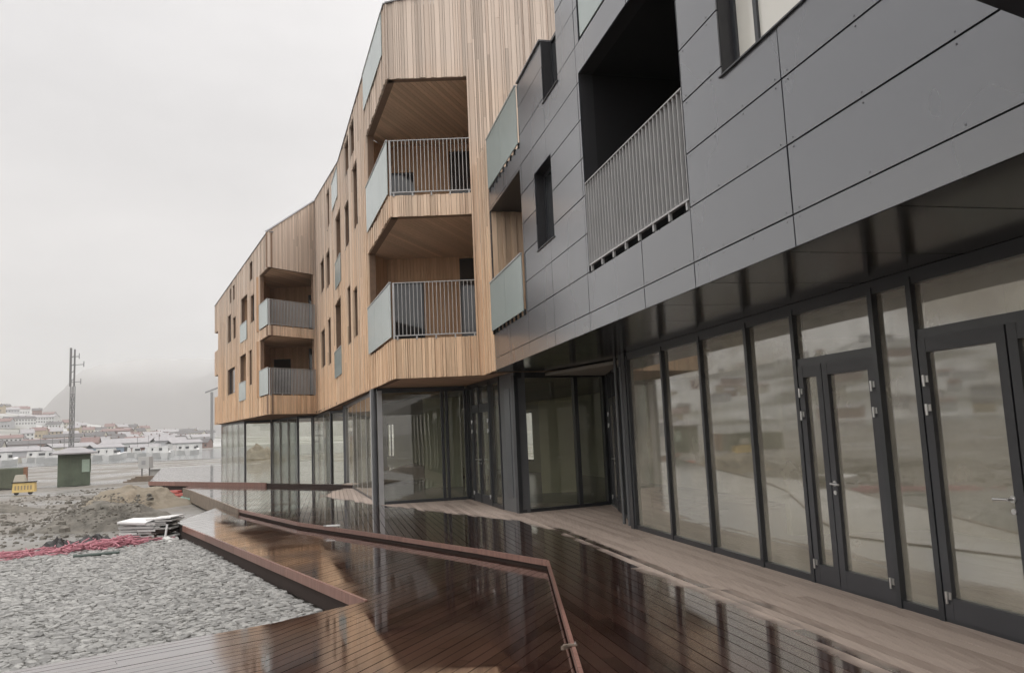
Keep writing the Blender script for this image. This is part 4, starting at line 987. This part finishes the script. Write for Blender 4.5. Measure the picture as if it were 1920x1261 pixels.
COLS = [('paint_white', 'white'), ('paint_cream', 'cream'), ('paint_redbrown', 'red brown'), ('paint_greyp', 'grey'), ('paint_ochre', 'ochre'), ('paint_white', 'white')]
ROOFS = [('roof_dark', 'dark'), ('roof_grey', 'grey'), ('roof_red', 'reddish')]
SIZES = [(9, 7, 5.2, 2.2, 'two storey'), (12, 8, 3.2, 2.2, 'low'), (7.5, 7, 5.4, 2.6, 'narrow'), (22, 10, 5.6, 1.8, 'long')]
cache = {}
def put_house(ci, ri, si, x, y, z, rz, label, group):
    key = (ci, ri, si)
    if key not in cache:
        w, d, h, rh, _ = SIZES[si]; o = house(COLS[ci][0], ROOFS[ri][0], w, d, h, rh); cache[key] = o
    else: o = copy_tree(cache[key])
    o.location = (x, y, z); o.rotation_euler.z = rz; tag(o, label, 'house', group); return o
rh_ = random.Random(11)
bpy.context.view_layer.update()
# houses in view on the hillside left of the mast: (azimuth, distance)
view = []
for q in range(78):
    a = -33.6+12*((q*.618034) % 1); top = 1.35 if a > -30.5 else 1.95
    view.append((a, 430+(q*37 % 100)/100*(620*top-430)))
view.sort(key=lambda v: -v[1])
where = lambda a: 'at the far left edge' if a < -32.4 else 'left of the mast' if a < -30.4 else 'just behind the mast' if a < -29.2 else 'above the kiosk roof' if a < -27.6 else 'right of the kiosk' if a < -25.6 else 'mid shore' if a < -23.4 else 'by the building end'
dist = lambda r: 'nearest the water' if r < 520 else 'low on the slope' if r < 650 else 'halfway up' if r < 820 else 'high on the slope' if r < 1000 else 'on the skyline'
seen = set()
for k, (a, r) in enumerate(view):
    for _ in range(50):
        ci, ri, si = rh_.randrange(6), rh_.randrange(3), rh_.randrange(4)
        lb = f"{SIZES[si][4]} {COLS[ci][1]} house with {ROOFS[ri][1]} roof {dist(r)}, {where(a)}"
        if lb not in seen: break
    if lb in seen: continue
    seen.add(lb)
    x, y = r*math.sin(R(a)), r*math.cos(R(a))
    put_house(ci, ri, si, x, y, max(hillh(a, r), -.5), R(-a)+rh_.uniform(-.5, .5), lb, 'houses across the harbour')
# town that the shop glass mirrors, beyond the left edge of the picture
zones = [(-112, 'far behind the viewer'), (-92, 'behind the viewer'), (-76, 'level with the glass doors'), (-63, 'opposite the double door'), (-52, 'opposite the single door'), (-43, 'opposite the tall panes')]
for k in range(130):
    a = rh_.uniform(-112, -34.5); r = rh_.uniform(440, 1050)
    zn = [z for q, z in zones if a >= q][-1]
    for _ in range(80):
        ci, ri, si = rh_.choice((0, 0, 1, 3, 4, 2)), rh_.randrange(3), rh_.randrange(4)
        lb = f"{SIZES[si][4]} {COLS[ci][1]} house, {ROOFS[ri][1]} roof, {'lower' if r < 620 else 'middle' if r < 840 else 'upper'} row, mirrored town {zn}"
        if lb not in seen: break
    if lb in seen: continue
    seen.add(lb); x, y = r*math.sin(R(a)), r*math.cos(R(a))
    put_house(ci, ri, si, x, y, max(hillh(a, r), -.5), R(-a)+rh_.uniform(-.5, .5), lb, 'town seen only in the reflections')
# white quay sheds
def shed(x, y, w, d, h, rz, wm, label):
    t = thing('quay_shed', label, 'shed', (x, y, -.6), rz)
    mb = MB(); mb.box(-w/2, -d/2, 0, w/2, d/2, h, wm); mb.build('wall', t)
    mb = MB(); mb.hexa([(-w/2-.3, -d/2-.3, h), (w/2+.3, -d/2-.3, h), (w/2+.3, 0, h+d*.16), (-w/2-.3, 0, h+d*.16), (-w/2-.3, -d/2-.3, h+.15), (w/2+.3, -d/2-.3, h+.15), (w/2+.3, 0, h+d*.16+.15), (-w/2-.3, 0, h+d*.16+.15)], 'roof_grey')
    mb.hexa([(-w/2-.3, d/2+.3, h), (w/2+.3, d/2+.3, h), (w/2+.3, 0, h+d*.16), (-w/2-.3, 0, h+d*.16), (-w/2-.3, d/2+.3, h+.15), (w/2+.3, d/2+.3, h+.15), (w/2+.3, 0, h+d*.16+.15), (-w/2-.3, 0, h+d*.16+.15)], 'roof_grey'); mb.build('roof', t)
    n = max(1, int(w/4))
    for i in range(n): x_ = -w/2+w*(i+.5)/n; mb = MB(); mb.box(x_-1, -d/2-.06, .1, x_+1, -d/2-.01, h*.7, 'door_dark' if i % 2 else 'paint_greyp'); mb.build('door', t)
    return t
for a, r, w_, d_, h_, wm, lb in ((-33.2, 190, 16, 7, 2.6, 'paint_greyp', 'long pale grey quay shed at the left edge behind the green container'), (-31.9, 230, 12, 8, 2.4, 'paint_white', 'white quay shed between the container and the kiosk'),
        (-29.6, 240, 14, 8, 3.4, 'paint_cream', 'cream quay shed right behind the kiosk'), (-26.2, 235, 15, 10, 3.8, 'paint_white', 'big white quay hall in the middle of the harbour'),
        (-24.6, 260, 10, 9, 3.0, 'paint_cream', 'cream hall with white roof right of the big white one'), (-22.9, 215, 9, 6, 3.0, 'paint_white', 'white shed closest to the timber building'),
        (-27.6, 205, 8, 6, 2.6, 'paint_bluep', 'small blue grey shed left of the big white hall'), (-25.3, 190, 7, 5, 2.2, 'paint_redbrown', 'low red brown shed in front of the white halls'), (-23.8, 225, 9, 6, 4.0, 'paint_greyp', 'tall narrow grey shed left of the building end')):
    r *= 1.25
    shed(r*math.sin(R(a)), r*math.cos(R(a)), w_, d_, h_, R(-a+rh_.uniform(-25, 25)), wm, lb)
# boats
def boat(l=8, hull='paint_white', mast=False):
    r = bpy.data.objects.new('boat', None); COL.objects.link(r); mb = MB(); mi = mb.mat(hull)
    st_ = [(-.5, .75, .1, 1), (-.2, 1, 0, 1), (.2, .95, 0, 1.1), (.42, .5, .1, 1.3), (.52, .04, .5, 1.5)]; w = l*.16
    for q, ww, zb_, zt_ in st_: mb.v += [(q*l, -w*ww, zt_), (q*l, -w*ww*.6, zb_-.3), (q*l, w*ww*.6, zb_-.3), (q*l, w*ww, zt_)]
    for i in range(4):
        k = i*4
        for j in range(4): mb.f.append((k+j, k+(j+1) % 4, k+4+(j+1) % 4, k+4+j)); mb.t.append(.5); mb.mi.append(mi)
    mb.f += [(0, 1, 2, 3), (16, 19, 18, 17)]; mb.t += [.5, .5]; mb.mi += [mi, mi]; mb.build('hull', r)
    mb = MB(); mb.hexa([(-l*.2, -w*.6, 1), (l*.15, -w*.6, 1), (l*.15, w*.6, 1), (-l*.2, w*.6, 1), (-l*.17, -w*.5, 2.3), (l*.06, -w*.5, 2.3), (l*.06, w*.5, 2.3), (-l*.17, w*.5, 2.3)], 'paint_white')
    mb.box(-l*.12, -w*.62, 1.4, l*.08, w*.62, 1.9, 'pane_dark'); mb.build('cabin', r)
    if mast: mb = MB(); mb.tube((0, 0, 2.2), (0, 0, 2.2+l*.45), .05, 'mast_steel', 6); mb.build('mast', r)
    return r
hulln = {'paint_white': 'white', 'paint_bluep': 'blue grey', 'paint_redbrown': 'red brown', 'paint_greyp': 'grey', 'paint_cream': 'cream'}
for k in range(26):
    a = -33.4+11.6*((k*.618034+.3) % 1); r = 165+(k*53 % 100); hl = list(hulln)[(k*3) % 5 if k % 3 == 0 else 0]; ms = k % 4 == 0
    for si, (l, sn) in enumerate(((6, 'small'), (8, 'mid sized'), (11, 'large'))):
        lb = f"{sn} {hulln[hl]} boat{' with mast' if ms else ''} moored {'farther out' if r > 215 else 'close in'}, {where(a)}"
        if lb not in seen: break
    if lb in seen: continue
    seen.add(lb); b = boat(l, hl, ms); b.location = (r*math.sin(R(a)), r*math.cos(R(a)), -.5); b.rotation_euler.z = R(20+k*37 % 90); tag(b, lb, 'boat', 'boats moored in the harbour')

# small things left on the deck edge
mb = MB(); mb.box(-.06, -.01, 0, .05, .01, .014, 'pallet_wood'); mb.hexa([(-.08, -.03, -.02), (-.06, -.035, -.02), (.01, .03, -.02), (-.01, .035, -.02), (-.08, -.03, .01), (-.06, -.035, .01), (.01, .03, .01), (-.01, .035, .01)], 'pallet_wood'); mb.tube((.035, 0, 0), (.035, 0, .03), .007, 'steel', 10)
tag(mb.build('clamp', loc=(.35, 6.32, .022)), 'small wooden wedge clamp on the reddish edge board in the foreground', 'clamp')
mb = MB(); mb.box(-.13, -.03, 0, .13, .03, .025, 'wrap_white'); mb.box(-.2, .02, 0, -.02, .06, .018, 'slab')
tag(mb.build('wood_offcut', loc=(-3.62, 15.42, .025)), 'short pale offcut lying on the long zigzag edge board', 'offcut')
